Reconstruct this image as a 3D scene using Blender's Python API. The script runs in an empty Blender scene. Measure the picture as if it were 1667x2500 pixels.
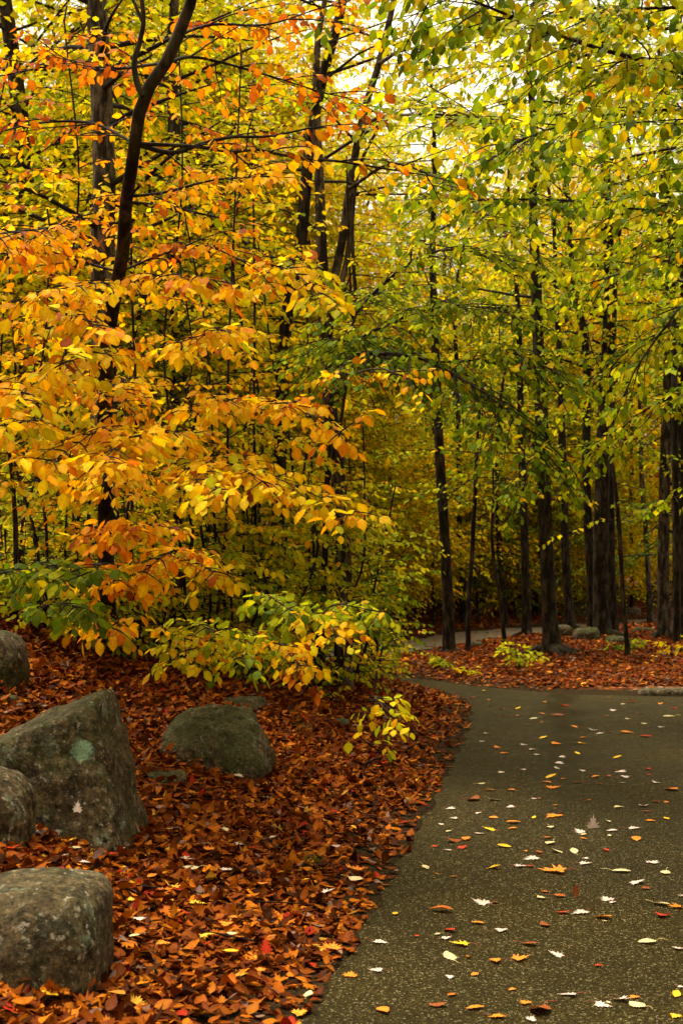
import bpy, bmesh, math, random
import numpy as np
from mathutils import Vector, noise as mnoise

R = np.random.default_rng(7)
random.seed(7)
SC = bpy.context.scene
COL = SC.collection

# ------------------------------------------------------------------ camera
F, HOR, CX, CH = 3472.0, 1350.0, 833.5, 1.6      # focal length, horizon and centre in pixels of the photograph, eye height
cam_d = bpy.data.cameras.new('camera')
cam = bpy.data.objects.new('camera', cam_d); COL.objects.link(cam)
cam_d.sensor_fit = 'VERTICAL'; cam_d.sensor_height = 36.0; cam_d.lens = 50.0
cam_d.shift_y = 0.04
cam_d.clip_start = 0.1; cam_d.clip_end = 2000
cam.location = (0, 0, CH); cam.rotation_euler = (math.radians(90), 0, 0)
cam_d.dof.use_dof = True; cam_d.dof.focus_distance = 7.6; cam_d.dof.aperture_fstop = 5.6
SC.camera = cam

# ------------------------------------------------------------------ sky, sun, exposure
SUN_EL, SUN_ROT = math.radians(70), math.radians(-50)
W = bpy.data.worlds.new('World'); SC.world = W; W.use_nodes = True
wn = W.node_tree.nodes; wl = W.node_tree.links
bg = wn['Background']
sky = wn.new('ShaderNodeTexSky'); sky.sky_type = 'NISHITA'; sky.sun_disc = False
sky.sun_elevation = SUN_EL; sky.sun_rotation = SUN_ROT
sky.air_density = 1.0; sky.dust_density = 6.0; sky.ozone_density = 0.4
hs = wn.new('ShaderNodeHueSaturation'); hs.inputs['Saturation'].default_value = 0.10
wm = wn.new('ShaderNodeMixRGB'); wm.blend_type = 'MULTIPLY'; wm.inputs[0].default_value = 1.0; wm.inputs[2].default_value = (1.0, .91, .70, 1)   # a warm, veiled autumn overcast
wl.new(sky.outputs[0], hs.inputs['Color']); wl.new(hs.outputs[0], wm.inputs[1]); wl.new(wm.outputs[0], bg.inputs['Color'])
bg.inputs['Strength'].default_value = 0.15
sun_d = bpy.data.lights.new('sun', 'SUN'); sun_d.energy = 2.0; sun_d.angle = math.radians(22)
sun_d.color = (1.0, 0.90, 0.72)
sun = bpy.data.objects.new('sun', sun_d); COL.objects.link(sun)
sun.rotation_euler = (math.radians(90) - SUN_EL, 0, math.radians(180) - SUN_ROT)
SC.view_settings.view_transform = 'Standard'; SC.view_settings.look = 'None'
SC.view_settings.exposure = 1.55; SC.view_settings.gamma = 1.0
cy = SC.cycles
cy.max_bounces = 14; cy.diffuse_bounces = 7; cy.glossy_bounces = 2; cy.transmission_bounces = 10
cy.use_denoising = True

# ------------------------------------------------------------------ helpers
def tag(o, label=None, cat=None, group=None, kind=None):
    if label: o['label'] = label
    if cat: o['category'] = cat
    if group: o['group'] = group
    if kind: o['kind'] = kind
    return o

def thing(name, label, cat, loc=(0, 0, 0), group=None):
    o = bpy.data.objects.new(name, None); COL.objects.link(o)
    o.location = loc; o.empty_display_size = 0.2
    return tag(o, label, cat, group)

def link(name, me, parent=None, loc=None):
    o = bpy.data.objects.new(name, me); COL.objects.link(o)
    if parent is not None: o.parent = parent
    if loc is not None: o.location = loc
    return o

def P(px, py, d):
    """a point of the place seen at a pixel of the photograph, d metres ahead"""
    return np.array([(px - CX) / F * d, d, CH - (py - HOR) / F * d])

def G(px, py):
    d = CH * F / (py - HOR)
    return ((px - CX) / F * d, d)

def nrm(a):
    return a / np.maximum(np.linalg.norm(a, axis=-1, keepdims=True), 1e-9)

class MB:
    """collects vertex blocks with faces, colour, uv and a material slot, and builds one mesh"""
    def __init__(s): s.V = []; s.C = []; s.U = []; s.L = []; s.S = []; s.M = []; s.n = 0
    def add(s, v, faces, col=None, uv=None, mat=0):
        v = np.asarray(v, float).reshape(-1, 3); k = len(v)
        s.V.append(v)
        s.C.append(np.broadcast_to(np.array([.5, .5, .5, .5]), (k, 4)) if col is None else col)
        s.U.append(np.zeros((k, 2)) if uv is None else uv)
        for f in faces:
            f = np.asarray(f, np.int64)
            s.L.append((f + s.n).ravel()); s.S.append(np.full(len(f), f.shape[1])); s.M.append(np.full(len(f), mat))
        s.n += k
    def mesh(s, name, mats, smooth=True):
        me = bpy.data.meshes.new(name)
        for m in mats: me.materials.append(m)
        if s.n == 0: return me
        V = np.concatenate(s.V); L = np.concatenate(s.L); S = np.concatenate(s.S); Mi = np.concatenate(s.M)
        C = np.concatenate(s.C); U = np.concatenate(s.U)
        me.vertices.add(len(V)); me.vertices.foreach_set('co', V.astype(np.float32).ravel())
        me.loops.add(len(L)); me.loops.foreach_set('vertex_index', L.astype(np.int32))
        me.polygons.add(len(S))
        st = np.concatenate([[0], np.cumsum(S)[:-1]])
        me.polygons.foreach_set('loop_start', st.astype(np.int32))
        me.polygons.foreach_set('loop_total', S.astype(np.int32))
        me.polygons.foreach_set('material_index', Mi.astype(np.int32))
        me.polygons.foreach_set('use_smooth', np.full(len(S), smooth))
        at = me.attributes.new('col', 'FLOAT_COLOR', 'POINT')
        at.data.foreach_set('color', C.astype(np.float32).ravel())
        uv = me.uv_layers.new(name='UVMap')
        uv.data.foreach_set('uv', U[L].astype(np.float32).ravel())
        me.update(calc_edges=True)
        return me

def smooth_path(pts, n):
    pts = np.asarray(pts, float)
    if len(pts) < 3:
        t = np.linspace(0, 1, n)[:, None]; return pts[0] * (1 - t) + pts[-1] * t
    seg = np.linalg.norm(np.diff(pts[:, :3], axis=0), axis=1); s = np.concatenate([[0], np.cumsum(seg)])
    m = np.zeros_like(pts)
    for i in range(len(pts)):
        a, b = max(i - 1, 0), min(i + 1, len(pts) - 1)
        m[i] = (pts[b] - pts[a]) / max(s[b] - s[a], 1e-6)
    q = np.linspace(0, s[-1], n); i = np.clip(np.searchsorted(s, q, side='right') - 1, 0, len(pts) - 2)
    h = np.maximum(s[i + 1] - s[i], 1e-6); t = (q - s[i]) / h; t = t[:, None]; h = h[:, None]
    return ((2*t**3 - 3*t**2 + 1) * pts[i] + (t**3 - 2*t**2 + t) * h * m[i]
            + (-2*t**3 + 3*t**2) * pts[i + 1] + (t**3 - t**2) * h * m[i + 1])

def tube(mb, pts, rad, k=8, mat=0, rough=0.0, cap=True):
    pts = np.asarray(pts, float); rad = np.asarray(rad, float); n = len(pts)
    tan = nrm(np.gradient(pts, axis=0))
    ref = np.array([0.0, 1.0, 0.0]) if abs(tan[:, 1]).mean() < .8 else np.array([1.0, 0, 0])
    x = nrm(np.cross(tan, ref)); y = np.cross(tan, x)
    a = np.linspace(0, 2 * math.pi, k, endpoint=False)
    r = rad[:, None] * np.ones((1, k))
    if rough:
        ph = R.uniform(0, 6, 4); zz = np.arange(n)[:, None]
        r = r * (1 + rough * (np.sin(3 * a + ph[0] + zz * .15) * .5 + np.sin(5 * a + ph[1] - zz * .1) * .4 + np.sin(2 * a + ph[2] + zz * .4) * .35)
                 + rough * .5 * R.normal(0, 1, (n, k)))
    v = pts[:, None, :] + r[:, :, None] * (np.cos(a)[None, :, None] * x[:, None, :] + np.sin(a)[None, :, None] * y[:, None, :])
    i = np.arange(n - 1)[:, None] * k; j = np.arange(k)[None, :]; j2 = (j + 1) % k
    q = np.stack([i + j, i + j2, i + k + j2, i + k + j], -1).reshape(-1, 4)
    fc = [q]
    if cap: fc.append(np.array([list(range((n - 1) * k, n * k))]))
    col = np.ones((n * k, 4)) * R.uniform(.3, .7)
    uv = np.stack([np.tile(a / 6.283, n), np.repeat(np.arange(n) * .1, k)], -1)
    mb.add(v.reshape(-1, 3), fc, col, uv, mat)

# ------------------------------------------------------------------ node materials
def mat(name):
    m = bpy.data.materials.new(name); m.use_nodes = True
    nt = m.node_tree; nt.nodes.clear()
    out = nt.nodes.new('ShaderNodeOutputMaterial')
    def N(t, **kw):
        n = nt.nodes.new('ShaderNode' + t)
        for k, v in kw.items():
            if k in n.inputs.keys(): n.inputs[k].default_value = v
            else: setattr(n, k, v)
        return n
    def Lk(a, b): nt.links.new(a, b)
    def ramp(src, stops, interp='LINEAR'):
        r = N('ValToRGB'); r.color_ramp.interpolation = interp
        e = r.color_ramp.elements
        while len(e) < len(stops): e.new(0.5)
        for el, (p, c) in zip(e, stops):
            el.position = p; el.color = (c[0], c[1], c[2], 1) if not isinstance(c, (int, float)) else (c, c, c, 1)
        Lk(src, r.inputs[0]); return r.outputs[0]
    def mix(f, a, b, mode='MIX'):
        n = N('MixRGB'); n.blend_type = mode
        for s, v in zip(n.inputs, (f, a, b)):
            if hasattr(v, 'is_output'): Lk(v, s)
            elif isinstance(v, (int, float)): s.default_value = v if s.type == 'VALUE' else (v, v, v, 1)
            else: s.default_value = (*v, 1)
        return n.outputs[0]
    def math_(op, a, b=0.0):
        n = N('Math'); n.operation = op
        for s, v in zip(n.inputs, (a, b)):
            if hasattr(v, 'is_output'): Lk(v, s)
            else: s.default_value = v
        return n.outputs[0]
    return m, nt, out, N, Lk, ramp, mix, math_

def leaf_material(name, transl, rough, spec, spots=.5):
    m, nt, out, N, Lk, ramp, mix, mth = mat(name)
    at = N('Attribute', attribute_name='col'); uv = N('UVMap')
    sep = N('SeparateXYZ'); Lk(uv.outputs[0], sep.inputs[0])
    u, v = sep.outputs[0], sep.outputs[1]
    lat = mth('ABSOLUTE', mth('SUBTRACT', u, .5))                 # 0 on the midrib, .5 at the margin
    vein = mth('SINE', mth('MULTIPLY', mth('SUBTRACT', v, mth('MULTIPLY', lat, .55)), 62.0))
    vein = ramp(mth('ADD', mth('MULTIPLY', vein, .5), .5), [(0.0, .80), (.3, 1.0), (1, 1.0)])
    rib = ramp(lat, [(0.0, 1.18), (.03, 1.1), (.06, 1.0)])
    geo = N('NewGeometry')
    nz = N('TexNoise', Scale=42.0, Detail=3.0); Lk(geo.outputs['Position'], nz.inputs['Vector'])
    spot = ramp(nz.outputs[0], [(.52, 0.0), (.66, 1.0)])
    marg = ramp(lat, [(.2, 0.0), (.48, 1.0)])
    c = mix(mth('MULTIPLY', mth('ADD', mth('MULTIPLY', spot, .55), mth('MULTIPLY', marg, .35)), spots), at.outputs[0],
            mix(1.0, at.outputs[0], (.62, .36, .35), 'MULTIPLY'))
    c = mix(1.0, c, vein, 'MULTIPLY'); c = mix(1.0, c, rib, 'MULTIPLY')
    b = N('BsdfPrincipled', Roughness=rough); b.inputs['Specular IOR Level'].default_value = spec
    Lk(c, b.inputs['Base Color'])
    t = N('BsdfTranslucent'); Lk(mix(1.0, c, (1.15, 1.08, .7), 'MULTIPLY'), t.inputs[0])
    ms = N('MixShader'); ms.inputs[0].default_value = transl
    Lk(b.outputs[0], ms.inputs[1]); Lk(t.outputs[0], ms.inputs[2]); Lk(ms.outputs[0], out.inputs[0])
    return m

M_LEAF = leaf_material('autumn_leaf', .50, .5, .025, .75)
M_LITTER = leaf_material('fallen_leaf_skin', .10, .55, .03, 1.0)

def bark_material(name, dark, light, amount):
    m, nt, out, N, Lk, ramp, mix, mth = mat(name)
    tc = N('TexCoord'); mp = N('Mapping'); mp.inputs['Scale'].default_value = (1, 1, .22)
    Lk(tc.outputs['Object'], mp.inputs[0])
    n1 = N('TexNoise', Scale=38.0, Detail=6.0, Roughness=.65); Lk(mp.outputs[0], n1.inputs['Vector'])
    mp2 = N('Mapping'); mp2.inputs['Scale'].default_value = (1, 1, .3); Lk(tc.outputs['Object'], mp2.inputs[0])
    n2 = N('TexNoise', Scale=13.0, Detail=6.0, Roughness=.7); Lk(mp2.outputs[0], n2.inputs['Vector'])
    n3 = N('TexNoise', Scale=2.2, Detail=3.0); Lk(tc.outputs['Object'], n3.inputs['Vector'])
    c = mix(ramp(n1.outputs[0], [(.35, 0.0), (.65, 1.0)]), [x * .45 for x in dark], dark)
    c = mix(mth('MULTIPLY', ramp(n2.outputs[0], [(.47, 0.0), (.62, 1.0)]), amount), c, light)
    c = mix(mth('MULTIPLY', ramp(n3.outputs[0], [(.55, 0.0), (.7, 1.0)]), .35), c, (.05, .055, .02))
    b = N('BsdfPrincipled', Roughness=.85); b.inputs['Specular IOR Level'].default_value = .12
    Lk(c, b.inputs['Base Color'])
    bp = N('Bump', Strength=.8, Distance=.012); Lk(n1.outputs[0], bp.inputs['Height']); Lk(bp.outputs[0], b.inputs['Normal'])
    Lk(b.outputs[0], out.inputs[0]); return m

M_BARK = bark_material('dark_wet_bark', (.012, .0075, .0035), (.085, .060, .036), .6)
M_PALE = bark_material('pale_beech_bark', (.024, .016, .009), (.17, .13, .09), .7)
M_TWIG = bark_material('twig_bark', (.022, .014, .009), (.05, .036, .024), .3)

def rock_material(patch=None):
    m, nt, out, N, Lk, ramp, mix, mth = mat('mossy_granite')
    tc = N('TexCoord'); ob = tc.outputs['Object']; oi = N('ObjectInfo')
    off = N('VectorMath'); off.operation = 'ADD'; Lk(ob, off.inputs[0]); Lk(oi.outputs['Location'], off.inputs[1]); v = off.outputs[0]
    n1 = N('TexNoise', Scale=70.0, Detail=5.0, Roughness=.7); Lk(v, n1.inputs['Vector'])
    n2 = N('TexNoise', Scale=9.0, Detail=5.0, Roughness=.6); Lk(v, n2.inputs['Vector'])
    n3 = N('TexNoise', Scale=7.0, Detail=6.0, Roughness=.65); n3.noise_dimensions = '4D'; n3.inputs['W'].default_value = 3.3; Lk(v, n3.inputs['Vector'])
    n4 = N('TexNoise', Scale=5.0, Detail=6.0, Roughness=.7); n4.noise_dimensions = '4D'; n4.inputs['W'].default_value = 8.1; Lk(v, n4.inputs['Vector'])
    n5 = N('TexNoise', Scale=26.0, Detail=6.0, Roughness=.75); Lk(v, n5.inputs['Vector'])
    c = mix(ramp(n5.outputs[0], [(.36, 0.0), (.52, .45), (.68, 1.0)]), (.011, .0075, .003), (.20, .14, .068))
    c = mix(1.0, c, ramp(n1.outputs[0], [(.34, .45), (.66, 1.35)]), 'MULTIPLY')
    c = mix(ramp(n2.outputs[0], [(.36, .9), (.58, 0.0)]), c, mix(1.0, c, (.36, .33, .26), 'MULTIPLY'))
    n6 = N('TexNoise', Scale=33.0, Detail=5.0, Roughness=.7); n6.noise_dimensions = '4D'; n6.inputs['W'].default_value = 5.7; Lk(v, n6.inputs['Vector'])
    speck = mth('MULTIPLY', ramp(n6.outputs[0], [(.57, 0.0), (.62, .85)]), ramp(n3.outputs[0], [(.40, 0.15), (.58, 1.0)]))
    c = mix(speck, c, (.36, .32, .24))
    lich = mth('MULTIPLY', ramp(n3.outputs[0], [(.57, 0.0), (.61, 1.0)]), ramp(n5.outputs[0], [(.42, 0.0), (.58, 1.0)]))
    c = mix(mth('MULTIPLY', lich, .62), c, (.15, .20, .13))
    geo = N('NewGeometry'); sp = N('SeparateXYZ'); Lk(geo.outputs['Normal'], sp.inputs[0])
    up = ramp(sp.outputs[2], [(.35, 0.0), (.9, 1.0)])
    at = N('Attribute', attribute_name='col')
    moss = mth('MULTIPLY', ramp(mth('ADD', n4.outputs[0], mth('MULTIPLY', up, .10)), [(.50, 0.0), (.58, 1.0)]), at.outputs['Fac'])
    c = mix(mth('MULTIPLY', moss, .85), c, mix(ramp(n1.outputs[0], [(.35, 0.0), (.65, 1.0)]), (.008, .011, .002), (.05, .062, .008)))
    if patch:
        vd = N('VectorMath'); vd.operation = 'DISTANCE'; Lk(ob, vd.inputs[0]); vd.inputs[1].default_value = patch[:3]
        dd = mth('ADD', vd.outputs['Value'], mth('MULTIPLY', mth('SUBTRACT', n5.outputs[0], .5), .11))
        c = mix(mth('MULTIPLY', ramp(dd, [(patch[3] * .85, .85), (patch[3] * 1.05, 0.0)]), ramp(n1.outputs[0], [(.3, .6), (.6, 1.0)])), c, (.21, .33, .20))
    b = N('BsdfPrincipled', Roughness=.8); b.inputs['Specular IOR Level'].default_value = .12
    Lk(c, b.inputs['Base Color'])
    hgt = mix(.5, n5.outputs[0], n2.outputs[0])
    bp = N('Bump', Strength=1.0, Distance=.035); Lk(hgt, bp.inputs['Height']); Lk(bp.outputs[0], b.inputs['Normal'])
    Lk(b.outputs[0], out.inputs[0]); return m
M_ROCK = rock_material(); M_ROCK_PATCH = rock_material((.105, -.20, .17, .055))

def ground_material():
    m, nt, out, N, Lk, ramp, mix, mth = mat('leafy_soil')
    geo = N('NewGeometry'); p = geo.outputs['Position']
    at = N('Attribute', attribute_name='col')
    vo = N('TexVoronoi', Scale=13.0, Randomness=1.0); Lk(p, vo.inputs['Vector'])
    sp = N('SeparateColor'); Lk(vo.outputs['Color'], sp.inputs[0])
    c = ramp(sp.outputs[0], [(0, (.045, .012, .005)), (.3, (.11, .026, .007)), (.6, (.18, .048, .010)), (.85, (.26, .08, .016)), (.97, (.32, .2, .12))])
    c = mix(1.0, c, ramp(vo.outputs['Distance'], [(.15, 1.0), (.6, .35)]), 'MULTIPLY')
    n1 = N('TexNoise', Scale=60.0, Detail=6.0, Roughness=.7); Lk(p, n1.inputs['Vector'])
    soil = ramp(n1.outputs[0], [(.35, (.009, .005, .0015)), (.55, (.030, .018, .006)), (.7, (.085, .055, .024))])
    n2 = N('TexNoise', Scale=5.0, Detail=4.0); Lk(p, n2.inputs['Vector'])
    f = ramp(mth('ADD', at.outputs['Fac'], mth('MULTIPLY', mth('SUBTRACT', n2.outputs[0], .5), .7)), [(.4, 0.0), (.6, 1.0)])
    c = mix(f, soil, c)
    b = N('BsdfPrincipled', Roughness=.85); b.inputs['Specular IOR Level'].default_value = .04
    Lk(c, b.inputs['Base Color'])
    bp = N('Bump', Strength=.9, Distance=.03); Lk(mix(f, n1.outputs[0], sp.outputs[1]), bp.inputs['Height']); Lk(bp.outputs[0], b.inputs['Normal'])
    Lk(b.outputs[0], out.inputs[0]); return m
M_GROUND = ground_material()

def asphalt_material():
    m, nt, out, N, Lk, ramp, mix, mth = mat('damp_asphalt')
    geo = N('NewGeometry'); p = geo.outputs['Position']
    vo = N('TexVoronoi', Scale=150.0); Lk(p, vo.inputs['Vector'])
    sp = N('SeparateColor'); Lk(vo.outputs['Color'], sp.inputs[0])
    c = ramp(sp.outputs[0], [(0, (.009, .0062, .0007)), (.55, (.0205, .0140, .0014)), (.80, (.035, .025, .0040)), (.92, (.062, .048, .013)), (.98, (.17, .14, .07))])
    big = N('TexNoise', Scale=.9, Detail=5.0, Roughness=.6); Lk(p, big.inputs['Vector'])
    c = mix(1.0, c, ramp(big.outputs[0], [(.35, .60), (.65, .98)]), 'MULTIPLY')
    # a damp streak running up the middle of the path
    sx = N('SeparateXYZ'); Lk(p, sx.inputs[0])
    # far leg of the path painted paler, standing in for the brighter light there
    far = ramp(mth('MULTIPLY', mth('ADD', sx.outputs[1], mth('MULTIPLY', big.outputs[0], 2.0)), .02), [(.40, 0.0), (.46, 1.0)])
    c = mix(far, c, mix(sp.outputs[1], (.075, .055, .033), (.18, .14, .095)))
    n2 = N('TexNoise', Scale=1.4, Detail=4.0); Lk(p, n2.inputs['Vector'])
    ln = mth('ADD', mth('MULTIPLY', sx.outputs[1], .155), .02)
    dd = mth('ABSOLUTE', mth('SUBTRACT', mth('ADD', sx.outputs[0], mth('MULTIPLY', mth('SUBTRACT', n2.outputs[0], .5), .7)), ln))
    damp = mth('MULTIPLY', ramp(dd, [(.06, 1.0), (.32, 0.0)]), ramp(mth('MULTIPLY', sx.outputs[1], .05), [(.36, 0.0), (.55, 1.0)]))
    c = mix(mth('MULTIPLY', damp, .75), c, mix(1.0, c, (.42, .42, .34), 'MULTIPLY'))
    b = N('BsdfPrincipled'); b.inputs['Specular IOR Level'].default_value = .05
    Lk(c, b.inputs['Base Color'])
    Lk(mix(damp, ramp(big.outputs[0], [(.35, .5), (.65, .7)]), (.32, .32, .32)), b.inputs['Roughness'])
    bp = N('Bump', Strength=.7, Distance=.005); Lk(vo.outputs['Distance'], bp.inputs['Height']); Lk(bp.outputs[0], b.inputs['Normal'])
    Lk(b.outputs[0], out.inputs[0]); return m
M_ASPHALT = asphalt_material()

# ------------------------------------------------------------------ the path and the lie of the land
left_edge = [(-.5, -6), (-.25, 2)] + [G(*q) for q in [(745, 2500), (855, 2330), (930, 2200), (1000, 2060), (1060, 1960), (1105, 1860),
             (1140, 1790), (1155, 1740), (1143, 1714), (1105, 1698), (1040, 1682), (960, 1666)]]
outer = [(-.8, 18.0), (-2.2, 19.0), (-2.7, 20.8), (-2.0, 22.8), (-.5, 24.3)] + [G(*q) for q in [(1014, 1562), (1103, 1546), (1174, 1539), (1276, 1531), (1520, 1516), (1667, 1504)]] + [(13, 40.5), (22, 46)]
inner = [(23, 43), (13.5, 37.5)] + [G(*q) for q in [(1667, 1513), (1520, 1528), (1276, 1549), (1180, 1562), (1077, 1578), (1009, 1591), (975, 1600)]]
isl = [(.25, 22.0), (-.4, 21.2), (-.6, 20.0), (0, 19.0)] + [G(*q) for q in [(1000, 1656), (1090, 1668), (1200, 1680), (1312, 1691), (1400, 1697), (1667, 1703)]] + [(5.4, 15.6), (8, 14.2), (9, 13)]
right_edge = [(5.2, 12), (4.4, 8), (3.4, 3), (3.1, -6)]
PATH = np.array(left_edge + outer + inner + isl + right_edge)
ISLE = np.array(inner + isl + [(14, 14), (30, 25), (30, 40)])

def in_poly(x, y, poly):
    c = np.zeros(x.shape, bool); n = len(poly)
    for i in range(n):
        (x1, y1), (x2, y2) = poly[i], poly[(i + 1) % n]
        k = ((y1 > y) != (y2 > y)) & (x < (x2 - x1) * (y - y1) / ((y2 - y1) if y2 != y1 else 1e-9) + x1)
        c ^= k
    return c

def dist_poly(x, y, poly, closed=True):
    d = np.full(x.shape, 1e9); n = len(poly)
    for i in range(n if closed else n - 1):
        a = poly[i]; b = poly[(i + 1) % n]; e = b - a
        t = np.clip(((x - a[0]) * e[0] + (y - a[1]) * e[1]) / max(e @ e, 1e-9), 0, 1)
        d = np.minimum(d, np.hypot(x - a[0] - t * e[0], y - a[1] - t * e[1]))
    return d

def sstep(a, b, x):
    t = np.clip((x - a) / (b - a), 0, 1); return t * t * (3 - 2 * t)

def wob(x, y):
    return (np.sin(x * 1.3 + y * .7) * .35 + np.sin(x * 2.9 - y * 2.1 + 1) * .25 + np.sin(x * 5.3 + y * 4.7 + 2) * .15 + np.sin(-x * 8.1 + y * 7.3) * .08)

def land(x, y):
    """height of the ground, and the distance to the asphalt (negative on it)"""
    x = np.asarray(x, float); y = np.asarray(y, float)
    ins = in_poly(x, y, PATH); t = dist_poly(x, y, PATH); ts = np.where(ins, -t, t); t = np.where(ins, 0, t)
    island = in_poly(x, y, ISLE)
    bank = np.where(t < 2.6, .13 * t + .075 * t * t, .845 + .43 * (1 - np.exp(-(t - 2.6) / .8)))
    hill = .045 * np.minimum(t, 14) + .10 * np.clip(t - 14, 0, 40)
    w = 1 - sstep(16.5, 22, y)
    h = w * bank + (1 - w) * hill
    right = (x > 3.0) & (y < 17)
    h = np.where(right, .05 * np.minimum(t, 6), h)
    h = np.where(island, .10 * sstep(0, 1.6, t) + .02 * np.minimum(t, 6), h)
    h = h + wob(x, y) * .05 * sstep(.15, 1.2, t)
    return np.where(ins, 0.0, h), ts

def hz(x, y): return float(land(np.array([x]), np.array([y]))[0][0])

def hit(px, py, d0=3.0):
    """where the line of sight through a pixel meets the ground"""
    d = np.arange(d0, 60, .03); q = np.stack([(px - CX) / F * d, d, CH - (py - HOR) / F * d], -1)
    h = land(q[:, 0], q[:, 1])[0]; k = np.nonzero(q[:, 2] <= h)[0]
    k = k[0] if len(k) else len(d) - 1
    return np.array([q[k, 0], q[k, 1], h[k]])

def crest(px):
    """depth at which the leafy crest of the left bank begins, for a column of the photograph"""
    return hit(px, float(np.interp(px, [0, 200, 400, 600, 830, 960], [1525, 1590, 1630, 1665, 1690, 1640])))[1]
def grow(a, b, step, far, g=1.25):
    r = list(np.arange(a, b, step)); s = step; x = b
    hi = []
    while x < far[1]: hi.append(x); s *= g; x += s
    lo = []; s = step; x = a - step
    while x > far[0]: lo.append(x); s *= g; x -= s
    return np.array(sorted(lo) + r + hi)
gx = grow(-5, 7, .09, (-600, 600)); gy = grow(3, 24, .09, (-80, 900))
X, Y = np.meshgrid(gx, gy); H, T = land(X, Y)
nx, ny = len(gx), len(gy)
i = np.arange(ny - 1)[:, None] * nx + np.arange(nx - 1)[None, :]
quads = np.stack([i, i + 1, i + nx + 1, i + nx], -1).reshape(-1, 4)
mb = MB(); fac = sstep(.1, .75, T).ravel()
mb.add(np.stack([X, Y, H], -1), [quads], np.stack([fac] * 3 + [np.ones_like(fac)], -1))
tag(link('ground', mb.mesh('ground', [M_GROUND])), kind='structure')

# asphalt sheet: a fine grid clipped to the outline, so that its edge can be ragged
def path_mesh():
    bm = bmesh.new()
    ptsw = []
    n = len(PATH)
    for k in range(n):
        a, b = PATH[k], PATH[(k + 1) % n]; L = np.hypot(*(b - a)); m = max(1, min(60, int(L / .12)))
        for s in range(m):
            q = a + (b - a) * s / m
            ptsw.append((q[0] + .022 * math.sin(q[1] * 9 + q[0] * 5) + R.normal(0, .008), q[1] + .02 * math.sin(q[0] * 11) + R.normal(0, .008)))
    vs = [bm.verts.new((x, y, .006)) for x, y in ptsw]
    bm.faces.new(vs)
    bmesh.ops.triangulate(bm, faces=bm.faces[:])
    e = [ed for ed in bm.edges if ed.is_boundary]
    r = bmesh.ops.extrude_edge_only(bm, edges=e)
    for v in [g for g in r['geom'] if isinstance(g, bmesh.types.BMVert)]: v.co.z = -.05
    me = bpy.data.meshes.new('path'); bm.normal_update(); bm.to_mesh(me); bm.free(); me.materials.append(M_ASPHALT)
    if me.polygons[0].normal.z < 0: me.flip_normals()
    return me
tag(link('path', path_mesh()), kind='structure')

# ------------------------------------------------------------------ leaves
RAMP = np.array([[0.00, .065, .120, .006], [.12, .115, .190, .006], [.27, .340, .390, .007], [.40, .550, .495, .007], [.52, .780, .520, .006],
                 [.66, .800, .400, .003], [.78, .680, .240, .003], [.90, .430, .100, .005], [1.0, .230, .050, .006]])
def autumn(t):
    t = np.clip(t, 0, 1)
    return np.stack([np.interp(t, RAMP[:, 0], RAMP[:, k]) for k in (1, 2, 3)], -1)

def leaf_hi(bend, fold, curl, wid, asym):
    ys = np.array([0, .16, .38, .62, .83, 1.0]); hw = np.array([0, .32, .49, .44, .24, 0]) * wid
    V = []; U = []
    for k, (y_, w_) in enumerate(zip(ys, hw)):
        z = -bend * y_ * y_
        V.append((0, y_, z)); U.append((.5, y_))
        if w_ > 0:
            s = math.sin(k * 2.1 + asym) * .06
            zz = z + fold * w_ - curl * w_ * w_ * 3
            V.append((-w_ * (1 + s), y_ + .03, zz)); U.append((0.02, y_)); V.append((w_ * (1 - s), y_ + .03, zz + asym * .02 * y_)); U.append((.98, y_))
    V = np.array(V); U = np.array(U)
    q = [(1, 4, 5, 2), (4, 7, 8, 5), (7, 10, 11, 8)] + [(1, 3, 6, 4), (4, 6, 9, 7), (7, 9, 12, 10)]
    t = [(0, 1, 2), (0, 3, 1), (10, 13, 11), (10, 12, 13)]
    return V, U, [np.array(q), np.array(t)]

def leaf_mid(bend, fold):
    V = np.array([(0, 0, 0), (-.30, .3, fold * .3 - bend * .09), (.30, .3, fold * .3 - bend * .09), (-.27, .68, fold * .25 - bend * .46), (.27, .68, fold * .25 - bend * .46), (0, 1, -bend), (0, .5, -bend * .25)])
    U = np.array([(.5, 0), (0, .3), (1, .3), (0, .68), (1, .68), (.5, 1), (.5, .5)])
    return V, U, [np.array([(0, 6, 1), (0, 2, 6), (1, 6, 3), (2, 4, 6), (3, 6, 5), (6, 4, 5)])]

def leaf_lo(bend):
    V = np.array([(0, 0, 0), (-.32, .45, .06), (.32, .45, .06), (0, 1, -bend)]); U = np.array([(.5, 0), (0.2, .45), (.8, .45), (.5, 1)])
    return V, U, [np.array([(0, 2, 1), (1, 2, 3)])]

def maple(scale_side=1.0, cup=.1):
    ang = [(-90, .10), (-150, .42), (-170, .34), (170, .55), (150, .36), (140, .62), (125, .36), (108, .70), (96, .62), (90, .95), (84, .62), (72, .70), (55, .36), (40, .62), (30, .36), (10, .55), (-10, .34), (-30, .42)]
    V = [(0, .36, 0)]; U = [(.5, .5)]
    for a, r in ang:
        x = math.cos(math.radians(a)) * r * scale_side; y = .36 + math.sin(math.radians(a)) * r
        V.append((x, y, cup * (x * x * 1.4 + (y - .36) ** 2) * (1.0 + .5 * math.sin(a * .05)))); U.append((.5 + x * .75, y))
    n = len(ang)
    f = [np.array([(0, k + 1, (k + 1) % n + 1) for k in range(n)])]
    f = [np.array([t[::-1] for t in f[0]])]
    return np.array(V), np.array(U), f

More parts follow.
